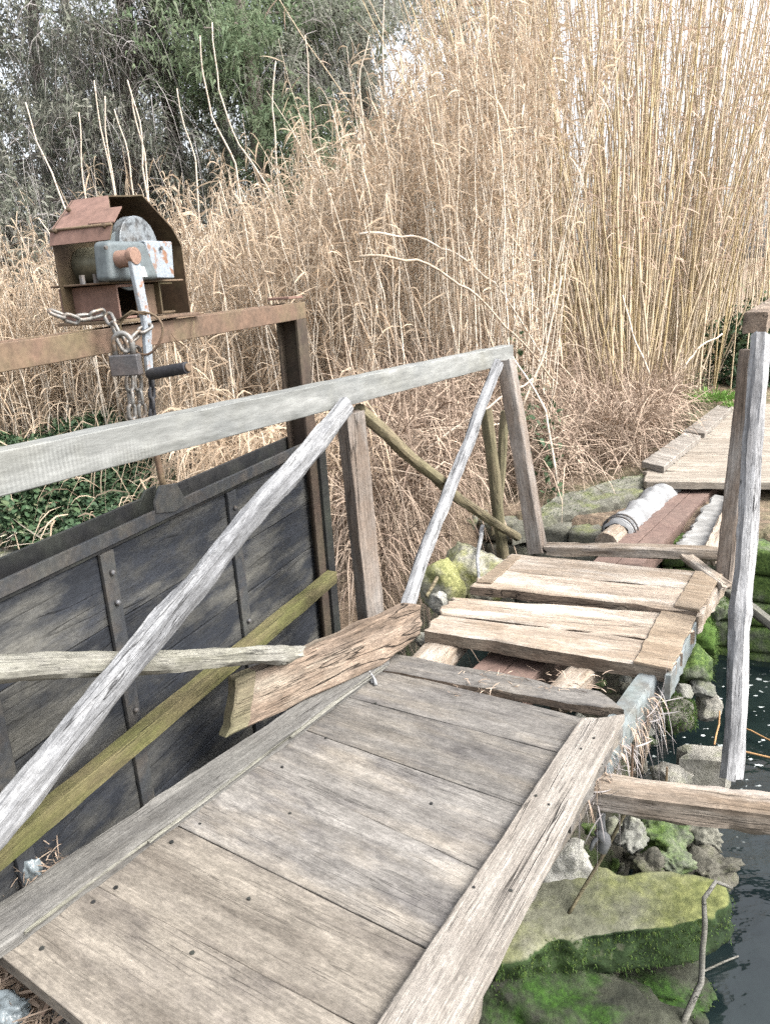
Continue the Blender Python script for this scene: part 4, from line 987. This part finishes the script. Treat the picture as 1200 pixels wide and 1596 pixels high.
# -- single canes of the near clump: 10 kinds copied
def cane_kind(H, leafy, seed):
    s = stems(np.zeros((1, 3)), np.array([H]), NR.uniform(0, 6.28, 1), NR.uniform(0, .02, 1), NR.uniform(.02, .09, 1), np.array([NR.uniform(.008, .014)]), seg=14, k=6, wob=.012)
    l1 = leaves_on(s[3], leafy, .3, 1.0, (.2, .5), (.007, .017), (.3, 1.2), (.2, 1.2)); l2 = leaves_on(s[3], leafy//3, .06, .5, (.1, .3), (.008, .014), (.6, 1.3), (.3, .9))
    n0 = len(s[0]); V = np.concatenate([s[0], l1[0], l2[0]]); Fc = np.concatenate([s[1], l1[1]+n0, l2[1]+n0+len(l1[0])]); R_ = np.concatenate([s[2], l1[2], l2[2]])
    me = bigmesh('reed_cane', V, Fc, None, None, frame=Matrix.Identity(4), rnd=R_, mats=[M_cane, M_leafp], midx=np.concatenate([np.zeros(len(s[1]), int), np.ones(len(l1[1])+len(l2[1]), int)]))
    return me
kinds = [cane_kind(4.6+.22*i, (7, 16, 5, 24, 10)[i % 5], i) for i in range(10)]
used = set(); LC = 'tall dry yellow brown cane standing in the near clump left of the far deck'
for i in range(290):
    k = i % 10; o = kinds[k]
    if k in used: o = o.copy(); COL.objects.link(o)
    used.add(k)
    u_ = NR.random(); pxx = 800 + 320*NR.beta(1.5, 1.3); pyy = 655 - 95*NR.random()**1.2 - (25 if pxx > 1000 else 0)*NR.random()
    pyy = max(pyy, 655-1.1*(1120-pxx)) if False else pyy
    p = Z(pxx, pyy, .05); p.z = ground_z(p.x, p.y)-.03
    if pxx > 1020 and pyy > 620: p = Z(pxx, 600, .05); p.z = ground_z(p.x, p.y)
    lean = (pxx-985)/150*.26 + NR.normal(0, .10); fb = NR.normal(-.02, .07)
    rot = Matrix.Rotation(lean, 4, 'Y') @ Matrix.Rotation(fb, 4, 'X') @ Matrix.Rotation(NR.uniform(0, 6.28), 4, 'Z')
    sc = NR.uniform(.8, 1.15)
    o.matrix_basis = Matrix.Translation(p) @ rot @ Matrix.Scale(sc, 4)
    tag(o, LC, 'reed cane', 'canes of the near clump')
# -- pale bare stalks rising from the reeds
SL = 'pale bare stalk sticking up above the dead reeds in front of the trees'
for i, pts in enumerate([[(110, 350), (80, 270), (55, 220), (38, 160)], [(135, 310), (130, 260), (122, 175)], [(178, 300), (160, 200), (150, 125)], [(175, 265), (166, 200), (161, 150)], [(222, 260), (212, 190), (196, 125)], [(220, 240), (213, 190), (205, 140)], [(205, 280), (195, 220), (182, 170)], [(300, 250), (285, 195), (275, 138)], [(365, 255), (330, 180), (318, 110), (314, 55)], [(455, 345), (375, 225), (340, 140), (333, 35)], [(120, 440), (75, 360), (60, 340)], [(480, 205), (478, 130), (476, 55)], [(565, 180), (563, 110), (572, 55)], [(432, 240), (426, 170), (430, 95)], [(598, 150), (594, 60), (596, -20)]]):
    yy = 7.4 + .25*(i % 4); P = [Y(*p, yy) for p in pts]
    low = P[0].copy(); low.x += (P[0].x-P[1].x)*.6; low.z = ground_z(low.x, low.y); P = [low]+P
    m = MB(); q = []
    for a in range(len(P)-1):
        for b in range(4): q.append(P[a]+(P[a+1]-P[a])*(b/4))
    q.append(P[-1])
    q = [v + Vector((nz(v, 2.0, i*3.1)*.05, 0, 0)) for v in q]; o = m.tube(q, .010, 5, r1=.006).build('reed_stalk', M_stalk, smooth=True); tag(o, SL, 'stalk', 'bare stalks above the reeds')
# -- bent stalks leaning over the thicket
for i, (pts, y0, lb_) in enumerate([([(560, 365), (640, 368), (700, 390), (770, 440), (850, 560)], 5.9, 'long grey cane arching over the thicket, topmost of the bent ones'), ([(560, 400), (650, 405), (730, 450), (800, 520), (870, 600)], 5.7, 'long brown cane arching below the topmost bent cane'), ([(812, 640), (850, 545), (875, 430)], 5.6, 'yellow cane leaning right over the far end of the grey rail'), ([(570, 745), (680, 690), (765, 632), (830, 590)], 5.0, 'straw stalk slanting up behind the crossed braces'), ([(560, 690), (650, 680), (780, 660)], 5.1, 'thin straw stalk lying level behind the crossed braces'), ([(870, 765), (850, 640), (790, 540)], 5.3, 'brown stalk leaning left beside the far rail post'), ([(1012, 585), (985, 520), (970, 460)], 7.2, 'short broken cane leaning left at the foot of the near clump'), ([(1065, 575), (1085, 545), (1125, 520)], 7.6, 'broken white cane lying slanted at the foot of the near clump')]):
    P = [Y(*p, y0+.12*j) for j, p in enumerate(pts)]; q = []
    for a in range(len(P)-1):
        for b in range(5): q.append(P[a]+(P[a+1]-P[a])*(b/5) + Vector((0, 0, .015*math.sin(b))))
    q.append(P[-1]); o = MB().tube(q, .010, 6, r1=.007).build('bent_cane', M_stalk if i not in (1, 2) else M_cane, smooth=True); tag(o, lb_, 'cane')
# -- brown tangle below the reeds
n = 20000
px = NR.uniform(500, 1060, n); y = NR.uniform(4.3, 7.6, n); y = np.where(px > 900, NR.uniform(6.0, 8.3, n), y); x = plan(px, y); zb = GZ(x, y)
uu, vv = (x-P0.x)*BD.x+(y-P0.y)*BD.y, (x-P0.x)*BN.x+(y-P0.y)*BN.y
ok = ((uu > -1.7) & (vv < -.75)) | ((uu > .55) & (vv < .12)) | ((uu > 2.2) & (vv < .2))
x, y, zb = x[ok], y[ok], zb[ok]; n = len(x)
tg = blades(np.stack([x, y, zb+NR.uniform(-.05, .45, n)], 1), NR.uniform(0, 6.28, n), NR.uniform(.3, .95, n), NR.uniform(-.3, 1.35, n), NR.uniform(.0, 1.1, n), NR.uniform(.004, .010, n))
o = bigmesh('bramble_tangle', tg[0], tg[1], M_twig, rnd=tg[2]); tag(o, 'brown tangle of dead stems under the reeds', 'undergrowth', kind='stuff')
# -- hanging straw curtain behind the gate and on the bank
n = 11000
px = NR.uniform(-150, 560, n); y = NR.uniform(4.6, 8.2, n); x = plan(px, y); zb = GZ(x, y)
uu, vv = (x-P0.x)*BD.x+(y-P0.y)*BD.y, (x-P0.x)*BN.x+(y-P0.y)*BN.y
u0 = -1.75 + .75*np.clip((-1.7-vv)/1.5, 0, 1)
ivy_zone = (px < 235) & (uu < u0+3.6-np.clip((px-110)/50, 0, 2.2)) & (NR.random(n) > .14)
ok = (uu > u0+.1) & (~ivy_zone) & (NR.random(n) < np.where(px < 150, .55, 1))
x, y, zb = x[ok], y[ok], zb[ok]; n = len(x)
cl = np.array([noise.noise(Vector((a*1.5, b*1.5, 5))) for a, b in zip(x, y)])
hh = np.clip(.42 + .75*cl, .05, 1.2)
tg = blades(np.stack([x, y, zb+hh*NR.uniform(.2, 1.2, n)], 1), NR.normal(-1.9, 1.1, n), NR.uniform(.3, .75, n), NR.uniform(-.2, .9, n), NR.uniform(.5, 1.5, n), NR.uniform(.006, .016, n))
o = bigmesh('dead_grass', tg[0], tg[1], M_leaf, rnd=tg[2]); tag(o, 'matted dead grass hanging down the bank behind the gate', 'dead grass', kind='stuff')
# -- grass hanging beside the steel post down to the water
n = 7000
px = NR.uniform(505, 900, n); y = NR.uniform(3.9, 6.6, n); x = plan(px, y); zb = GZ(x, y)
uu, vv = (x-P0.x)*BD.x+(y-P0.y)*BD.y, (x-P0.x)*BN.x+(y-P0.y)*BN.y
ok = (uu > -1.95) & (vv < -.78); x, y, zb = x[ok], y[ok], zb[ok]; n = len(x)
tg = blades(np.stack([x, y, np.maximum(zb, -.8)+NR.uniform(.0, .35, n)], 1), NR.normal(-1.7, .9, n), NR.uniform(.25, .6, n), NR.uniform(-.3, 1.0, n), NR.uniform(.4, 1.4, n), NR.uniform(.005, .011, n))
o = bigmesh('dead_grass', tg[0], tg[1], M_twig, rnd=tg[2]); tag(o, 'dead grass spilling down to the stream behind the handrail post', 'dead grass', kind='stuff')
# -- ivy and bramble patches
def ivy(name, label, pxr, yr, N, size=(.022, .05), hmax=.28, mat=None, cond=None):
    px = NR.uniform(*pxr, N); y = NR.uniform(*yr, N); x = plan(px, y); zb = GZ(x, y)
    if cond is not None:
        ok = cond(x, y); px, x, y, zb = px[ok], x[ok], y[ok], zb[ok]
    N = len(x); h = hmax*np.clip(.6+np.array([noise.noise(Vector((a*2.2, b*2.2, 7))) for a, b in zip(x, y)]), .1, 1.3)
    B = np.stack([x, y, zb+h*NR.random(N)**.5], 1); az = NR.uniform(0, 6.28, N)
    tg = blades(B, az, NR.uniform(*size, N)*1.5*np.where(NR.random(N) < .3, 1.5, 1.0), NR.uniform(-.6, .6, N), NR.uniform(0, .5, N), NR.uniform(*size, N)*1.2, twist=NR.normal(0, .5, N))
    o = bigmesh(name, tg[0], tg[1], mat or M_ivy, rnd=tg[2]); return tag(o, label, 'ivy', kind='stuff')
def uvn(x, y): return (x-P0.x)*BD.x+(y-P0.y)*BD.y, (x-P0.x)*BN.x+(y-P0.y)*BN.y
def bank(x, y):
    u, v = uvn(x, y); return (u > -1.75 + .75*np.clip((-1.7-v)/1.5, 0, 1)+.05)
ivy('ivy', 'dark green ivy carpet on the bank behind the sluice gate', (-150, 255), (4.4, 8.2), 30000, cond=lambda x, y: bank(x, y) & (uvn(x, y)[0] < 2.3))
ivy('ivy', 'green bramble leaves at the left end of the dead grass', (-160, 60), (6.0, 7.6), 3500, hmax=.5, cond=bank)
ivy('ivy', 'scattered green leaves in the brown tangle by the far rail post', (800, 880), (5.2, 6.6), 260, hmax=.9)
ivy('ivy', 'thin grey green weeds along the foot of the canes', (980, 1150), (6.9, 9.5), 2200, (.012, .03), hmax=.16, cond=lambda x, y: uvn(x, y)[1] < .22+.0*x)
def tuft(name, label, p, N, R_, L, mat, cat='weed'):
    a = NR.uniform(0, 6.28, N); r = R_*np.sqrt(NR.random(N)); B = np.stack([p.x+np.cos(a)*r, p.y+np.sin(a)*r, np.full(N, p.z)], 1)
    tg = blades(B, a+NR.normal(0, .6, N), NR.uniform(*L, N), NR.uniform(.5, 1.4, N), NR.uniform(.2, .9, N), NR.uniform(.010, .022, N))
    return tag(bigmesh(name, tg[0], tg[1], mat, rnd=tg[2]), label, cat)
tuft('green_weed', 'fresh green weed tuft at the left corner of the far deck', Z(1103, 622, .02), 420, .26, (.08, .24), M_grass)
tuft('green_weed', 'small green grass patch on the far deck edge board', Z(1145, 632, .05), 120, .12, (.05, .14), M_grass)
# -- straw shreds hanging along the right edge of the deck
n = 150
A = np.array(Z(905, 1235, -.06)); B = np.array(Z(1020, 1075, -.07)); t = NR.random(n)[:, None]
bs = A*(1-t)+B*t + NR.normal(0, .02, (n, 3))
tg = blades(bs, NR.normal(-.5, .9, n), NR.uniform(.02, .09, n), NR.uniform(-.8, .6, n), NR.uniform(.5, 1.6, n), NR.uniform(.003, .008, n))
o = bigmesh('straw', tg[0], tg[1], M_twig, rnd=tg[2]); tag(o, 'straw shreds caught along the right edge of the grey deck', 'straw', kind='stuff')
def litter(label, pxr, pyr, z, N, mat, L=(.06, .22), w=(.002, .007), h=.06):
    P = np.array([tuple(Z(NR.uniform(*pxr), NR.uniform(*pyr), z)) for _ in range(N)]); P[:, 2] += NR.random(N)*h
    tg = blades(P, NR.uniform(0, 6.28, N), NR.uniform(*L, N), NR.uniform(-.2, .4, N), NR.uniform(0, .5, N), NR.uniform(*w, N))
    return tag(bigmesh('straw', tg[0], tg[1], mat, rnd=tg[2]), label, 'straw', kind='stuff')
n = 420
t = NR.random(n)[:, None]; bs = A*(1-t)+B*t + NR.normal(0, .03, (n, 3)) - np.array([0, 0, .03])
tg = blades(bs, NR.uniform(0, 6.28, n), NR.uniform(.03, .16, n), NR.normal(-.7, .7, n), NR.normal(.2, .6, n), NR.uniform(.0015, .005, n))
o = bigmesh('root_tangle', tg[0], tg[1], M_greytwig, rnd=tg[2]); tag(o, 'grey tangle of roots and fibres hanging under the right edge of the deck', 'roots', kind='stuff')
litter('straw and twigs caught between the kerb and the green beam', (-60, 95), (1290, 1400), -.04, 260, M_twig, (.03, .12), (.0015, .004))
litter('straw and leaves on the ground at the near corner of the deck', (-90, 90), (1500, 1640), -.18, 420, M_twig, w=(.003, .014))
litter('straw and splinters lying in the gap before the tan panels', (700, 950), (1050, 1085), .0, 150, M_twig, (.02, .09), (.0015, .004), .02)
litter('dry twigs lying on the ledge behind the sluice gate', (-40, 130), (800, 860), -.42, 120, M_stalk, (.25, .6), (.006, .014), .1)
# plastic, rag, sticks
pb = rock_thing('plastic_scrap', 'crumpled pale blue plastic scrap beside the kerb board', 0, 0, 0, 0, 0, M_plast, 51, planes=14, rough=.35, ctr=Z(48, 1358, -.01), size=(.030, .022, .042), cat='plastic scrap')
pb2 = rock_thing('plastic_scrap', 'crumpled whitish plastic lying in the straw at the near deck corner', 0, 0, 0, 0, 0, M_plast, 52, planes=14, rough=.4, ctr=Z(12, 1575, -.14), size=(.06, .04, .035), cat='plastic scrap')
kr = thing('knotted_rag', 'grey white rag hanging in a knot below the cross log', 'rag', Z(935, 1300, -.3))
a = Z(938, 1240, -.16); m = MB(); m.tube([a, a+Vector((0, 0, -.05)), a+Vector((-.004, 0, -.10)), a+Vector((.0, 0, -.135))], .012, 8, r1=.016); m.build('strip', M_white, kr, smooth=True)
kk = MB(); kk.tube([a+Vector((-.012, 0, -.125)), a+Vector((.008, -.012, -.15)), a+Vector((.014, .0, -.17)), a+Vector((0, 0, -.205))], .017, 8, r1=.019); kk.tube([a+Vector((.0, 0, -.14)), a+Vector((-.025, 0, -.17)), a+Vector((-.034, 0, -.20))], .009, 6, r1=.006); kk.build('knot', M_white, kr, smooth=True)
hs = MB()
a = Z(1018, 1058, -.07); hs.tube([a, a+Vector((-.004, 0, -.10)), a+Vector((-.03, -.01, -.22)), a+Vector((-.02, 0, -.30)), a+Vector((-.05, -.01, -.40))], .022, 7, r1=.010)
tag(hs.build('hanging_bark', M_log, smooth=True), 'ragged grey strip hanging from the corner of the nearer tan panel', 'strip')
def stickpx(name, label, pts, r, mat, r1=None, cat='stick'):
    P = [Z(px, py, z) for px, py, z in pts]; q = []
    for a in range(len(P)-1):
        for b in range(5):
            t = b/5; q.append(P[a]+(P[a+1]-P[a])*t + Vector((nz(P[a]+(P[a+1]-P[a])*t, 9)*.006, 0, nz(P[a]+(P[a+1]-P[a])*t, 9, 5)*.006)))
    q.append(P[-1]); return tag(MB().tube(q, r, 7, r1=r1).build(name, mat, smooth=True), label, cat)
stickpx('thin_stick', 'thin olive stick leaning from the olive slab up to the cross log', [(884, 1428, -.57), (935, 1340, -.42), (982, 1250, -.22)], .006, M_olive)
stickpx('bare_branch', 'bare crooked grey branch hanging over the olive slab into the water', [(1062, 1600, -.80), (1092, 1530, -.70), (1098, 1440, -.52), (1096, 1400, -.46), (1114, 1374, -.46), (1140, 1384, -.5)], .011, M_pole, .005, 'branch')
stickpx('orange_stalk', 'orange stalk lying level on the water behind the knotty pole', [(1130, 1166, -.83), (1160, 1172, -.83), (1215, 1184, -.82)], .005, M_foamb)
stickpx('orange_stalk', 'orange stalk slanting on the water above the level one', [(1140, 1130, -.83), (1170, 1140, -.82), (1230, 1170, -.82)], .004, M_foamb)
stickpx('orange_stalk', 'short orange stalk upright beside the concrete block', [(1113, 1160, -.62), (1120, 1130, -.60), (1121, 1108, -.55)], .004, M_foamb)
stickpx('thin_stick', 'dark thin twig lying across the water near the olive slab', [(900, 1600, -.84), (1000, 1560, -.84), (1090, 1515, -.84), (1150, 1490, -.84)], .006, M_pole, .003)
stickpx('cane_stub', 'short orange cane stub poking up behind the rotten loose board', [(664, 930, -.02), (672, 915, .01), (681, 900, .04)], .009, M_olive)
stickpx('white_rag_strip', 'white torn cloth strip hanging from the olive pole by the stakes', [(752, 820, .08), (748, 850, .04), (744, 870, .0), (746, 905, -.06)], .014, M_white, .008, 'rag')
wst = MB(); P = Z(46, 1352, -.02)
tag(timber('wood_stub', Z(96, 1306, -.10), Z(96, 1306, -.10)+Vector((.004, 0, .085)), .022, .022, M_rot, None, rnd=True, rough=.003, n=6), 'small dark wooden stub standing beside the kerb board', 'stub')

# -- moss fuzz on the wet stones
def moss(label, objs, N, zmin=-.2, thr=.02, zmax=2, ln=(.010, .026)):
    Pt = []; Nm = []
    for o in objs:
        me = o.data; M = WM[o.name]; k = len(me.polygons)
        for q in NR.integers(0, k, N):
            f = me.polygons[int(q)]; c = M @ f.center; nn = M.to_3x3() @ f.normal; nn.normalize()
            if zmin < nn.z < zmax and noise.noise(c*4.5) > thr-.3*random.random() and c.z > WZ-.02: Pt.append(tuple(c)); Nm.append(tuple(nn))
    Pt = np.array(Pt); Nm = np.array(Nm); Pt = np.repeat(Pt, 3, 0) + NR.normal(0, .006, (len(Pt)*3, 3)); Nm = np.repeat(Nm, 3, 0); n = len(Pt)
    az = np.arctan2(Nm[:, 1], Nm[:, 0]) + NR.normal(0, .8, n)
    tg = blades(Pt, az, NR.uniform(*ln, n), np.arcsin(np.clip(Nm[:, 2], -.9, .9)) + NR.normal(0, .4, n), NR.uniform(0, .8, n), NR.uniform(.002, .005, n), seg=2)
    return tag(bigmesh('moss', tg[0], tg[1], M_moss, rnd=tg[2]), label, 'moss', kind='stuff')
_by = {o['label']: o for o in bpy.data.objects if o.get('label')}
moss('bright green moss on the stones under the tan panels', [o for l, o in _by.items() if 'tan panel' in l and o.get('category') == 'rock' and 'boulder' not in l and 'white' not in l], 2500)
moss('green moss on the olive slab flanks and the dark rocks below it', [o for l, o in _by.items() if l.startswith(('large olive', 'big dark green', 'dark wet rock'))], 5200, -.5, .08, .62, (.005, .014))
moss('moss tufts on the far bank walls and the cap stone', [o for l, o in _by.items() if o.get('category') in ('stone wall', 'cap stone', 'ledge')], 1500, .1, .1)

# ------------------------------------------------------------------ trees beyond the reeds
def tree(label, px, y, H, seed, mat, z0, nl=30, spread=1.9, hang=0, name='conifer_tree', dens=2.0, blade=(.06, .17)):
    global NR
    r = np.random.default_rng(seed); x = float(plan([px], y)[0]); zb = ground_z(x, y)
    root = thing(name, label, 'tree', Vector((x, y, zb)), 'trees beyond the reeds')
    m = MB(); n = 12; lx, ly = r.normal(0, .02), r.normal(0, .02)
    ax = [Vector((x+lx*h+.10*math.sin(h*.9+seed), y+ly*h, zb-.1+h)) for h in np.linspace(0, H, n)]
    m.tube(ax, .10+.008*H, 9, r1=.03)
    lims = []; B = []; AZ = []; LL = []; RI = []; DR = []; hb = []; haz = []
    for i in range(nl):
        h = z0 + (H*.97-z0)*(i+r.random())/nl; f = (h-z0)/(H-z0); L = spread*(1.05-.75*f)*r.uniform(.6, 1.15); a = r.uniform(0, 6.28); rise = r.uniform(-.15, .5)
        k = h/H*(n-1); k0_ = min(int(k), n-2); p = ax[k0_]+(ax[k0_+1]-ax[k0_])*(k-k0_)
        pts = [p + Vector((math.cos(a)*L*t, math.sin(a)*L*t, L*(rise*t-.35*t*t))) for t in np.linspace(0, 1, 6)]
        m.tube(pts, .035*(1-.6*f), 5, r1=.008)
        nt = int(46*L*dens)
        for _ in range(nt):
            t = r.beta(1.6, 1.0); k = t*5; j = min(int(k), 4); q = pts[j]+(pts[j+1]-pts[j])*(k-j); sp = .16+.22*t*L
            c = np.array(q) + r.normal(0, 1, 3)*np.array([sp, sp, sp*.55]); nb = 10; a0 = a + r.normal(0, .9)
            B.append(np.repeat(c[None], nb, 0) + r.normal(0, .05, (nb, 3))); AZ.append(a0+r.normal(0, .8, nb)); LL.append(r.uniform(*blade, nb)); RI.append(r.normal(.0, .55, nb)); DR.append(r.uniform(0, .9, nb))
            if hang and r.random() < hang: hb.append(c); haz.append(a0)
    m.build('trunk', M_bark, root, smooth=True)
    B = np.concatenate(B); N = len(B); sv = NR; NR = r
    cr = blades(B, np.concatenate(AZ), np.concatenate(LL), np.concatenate(RI), np.concatenate(DR), r.uniform(.018, .042, N), seg=2, rnd=np.repeat(r.random(N//10), 10)[:N])
    bigmesh('crown', cr[0], cr[1], mat, root, rnd=cr[2])
    if hang:
        hb = np.repeat(np.array(hb), 7, 0); N = len(hb); hb = hb + r.normal(0, .16, (N, 3))
        hg = blades(hb, r.uniform(0, 6.28, N), r.uniform(.35, 1.1, N), r.uniform(-.3, .6, N), r.uniform(.6, 1.3, N), r.uniform(.005, .010, N))
        bigmesh('hanging_twigs', hg[0], hg[1], M_greytwig, root, rnd=hg[2])
    NR = sv
tree('dark conifer at the left edge, reddish dead twigs hanging on its crown', 20, 11.5, 9.0, 1, M_needle, 1.2, 34, 2.0, .05)
tree('thin grey green conifer with sky showing through, next to the left edge one', 120, 14.0, 9.5, 2, M_needle, 2.0, 26, 1.7, 0, dens=1.3)
tree('conifer draped in a curtain of grey hanging twigs above the winch', 235, 12.0, 9.5, 3, M_needle, 1.6, 32, 2.0, .22)
tree('dark trunked conifer between the grey draped one and the bright green one', 300, 13.0, 9.5, 4, M_needle, 2.4, 28, 1.8, .04)
tree('bright green conifer above the middle of the reeds', 425, 11.8, 9.0, 5, M_needleg, 2.2, 34, 1.7, .0)
tree('dull conifer with grey twigs, right of the bright green one', 500, 12.8, 9.5, 6, M_needle, 1.5, 32, 1.9, .10)
tree('dark bluish conifer half hidden by the reeds', 600, 13.6, 9.5, 7, M_needle, 1.5, 30, 1.9, .03)
tree('conifer seen through the left side of the tall canes', 745, 14.5, 8.5, 8, M_needle, 2.0, 24, 1.7, 0, dens=1.4)
tree('sparse conifer far behind, filling the gap above the left reeds', 175, 17.0, 10.0, 9, M_needle, 1.5, 28, 2.2, 0, dens=1.2)
tree('sparse conifer far behind the bright green one', 380, 17.5, 10.0, 10, M_needle, 1.5, 28, 2.2, 0, dens=1.2)
# grey brush at the foot of the trees
n = 5000
px = NR.uniform(-220, 640, n); y = NR.uniform(10.0, 13.5, n); x = plan(px, y); zb = GZ(x, y)
hh = np.array([noise.noise(Vector((a*.8, b*.8, 2))) for a, b in zip(x, y)])
B = np.stack([x, y, zb + np.clip(1.6+1.3*hh, .3, 2.6)*NR.random(n)**.7], 1)
tg = blades(B, NR.uniform(0, 6.28, n), NR.uniform(.3, .9, n), NR.uniform(-.2, 1.2, n), NR.uniform(.3, 1.2, n), NR.uniform(.008, .018, n))
o = bigmesh('brush', tg[0], tg[1], M_greytwig, rnd=tg[2]); tag(o, 'grey leafless brush at the foot of the trees', 'brush', kind='stuff')
# dark green shrub at the right
def shrub(name, label, c, R_, N, mat):
    d = NR.normal(0, 1, (N, 3)); d /= np.linalg.norm(d, axis=1)[:, None]; rr = NR.random(N)**.45
    lump = np.array([1+.35*noise.noise(Vector(tuple(v*2.2))) for v in d])
    B = np.array(c) + d*rr[:, None]*lump[:, None]*np.array(R_)
    tg = blades(B, NR.uniform(0, 6.28, N), NR.uniform(.05, .16, N), NR.uniform(-.3, .8, N), NR.uniform(.1, .9, N), NR.uniform(.02, .05, N))
    root = thing(name, label, 'shrub', Vector((c[0], c[1], c[2]-R_[2])))
    m = MB()
    for k in range(6):
        a = k*1.05; b = Vector((c[0], c[1], c[2]-R_[2]-.05)); m.tube([b, b+Vector((math.cos(a)*R_[0]*.4, math.sin(a)*R_[1]*.4, R_[2])), b+Vector((math.cos(a)*R_[0]*.7, math.sin(a)*R_[1]*.7, R_[2]*1.6))], .02, 5, r1=.006)
    m.build('stems', M_bark, root, smooth=True); bigmesh('foliage', tg[0], tg[1], mat, root, rnd=tg[2])
p = Y(1165, 540, 9.6); shrub('green_shrub', 'dark green shrub behind the brown topped post at the right', (p.x+.15, p.y, p.z-.05), (.62, .6, .62), 3800, M_ivy)
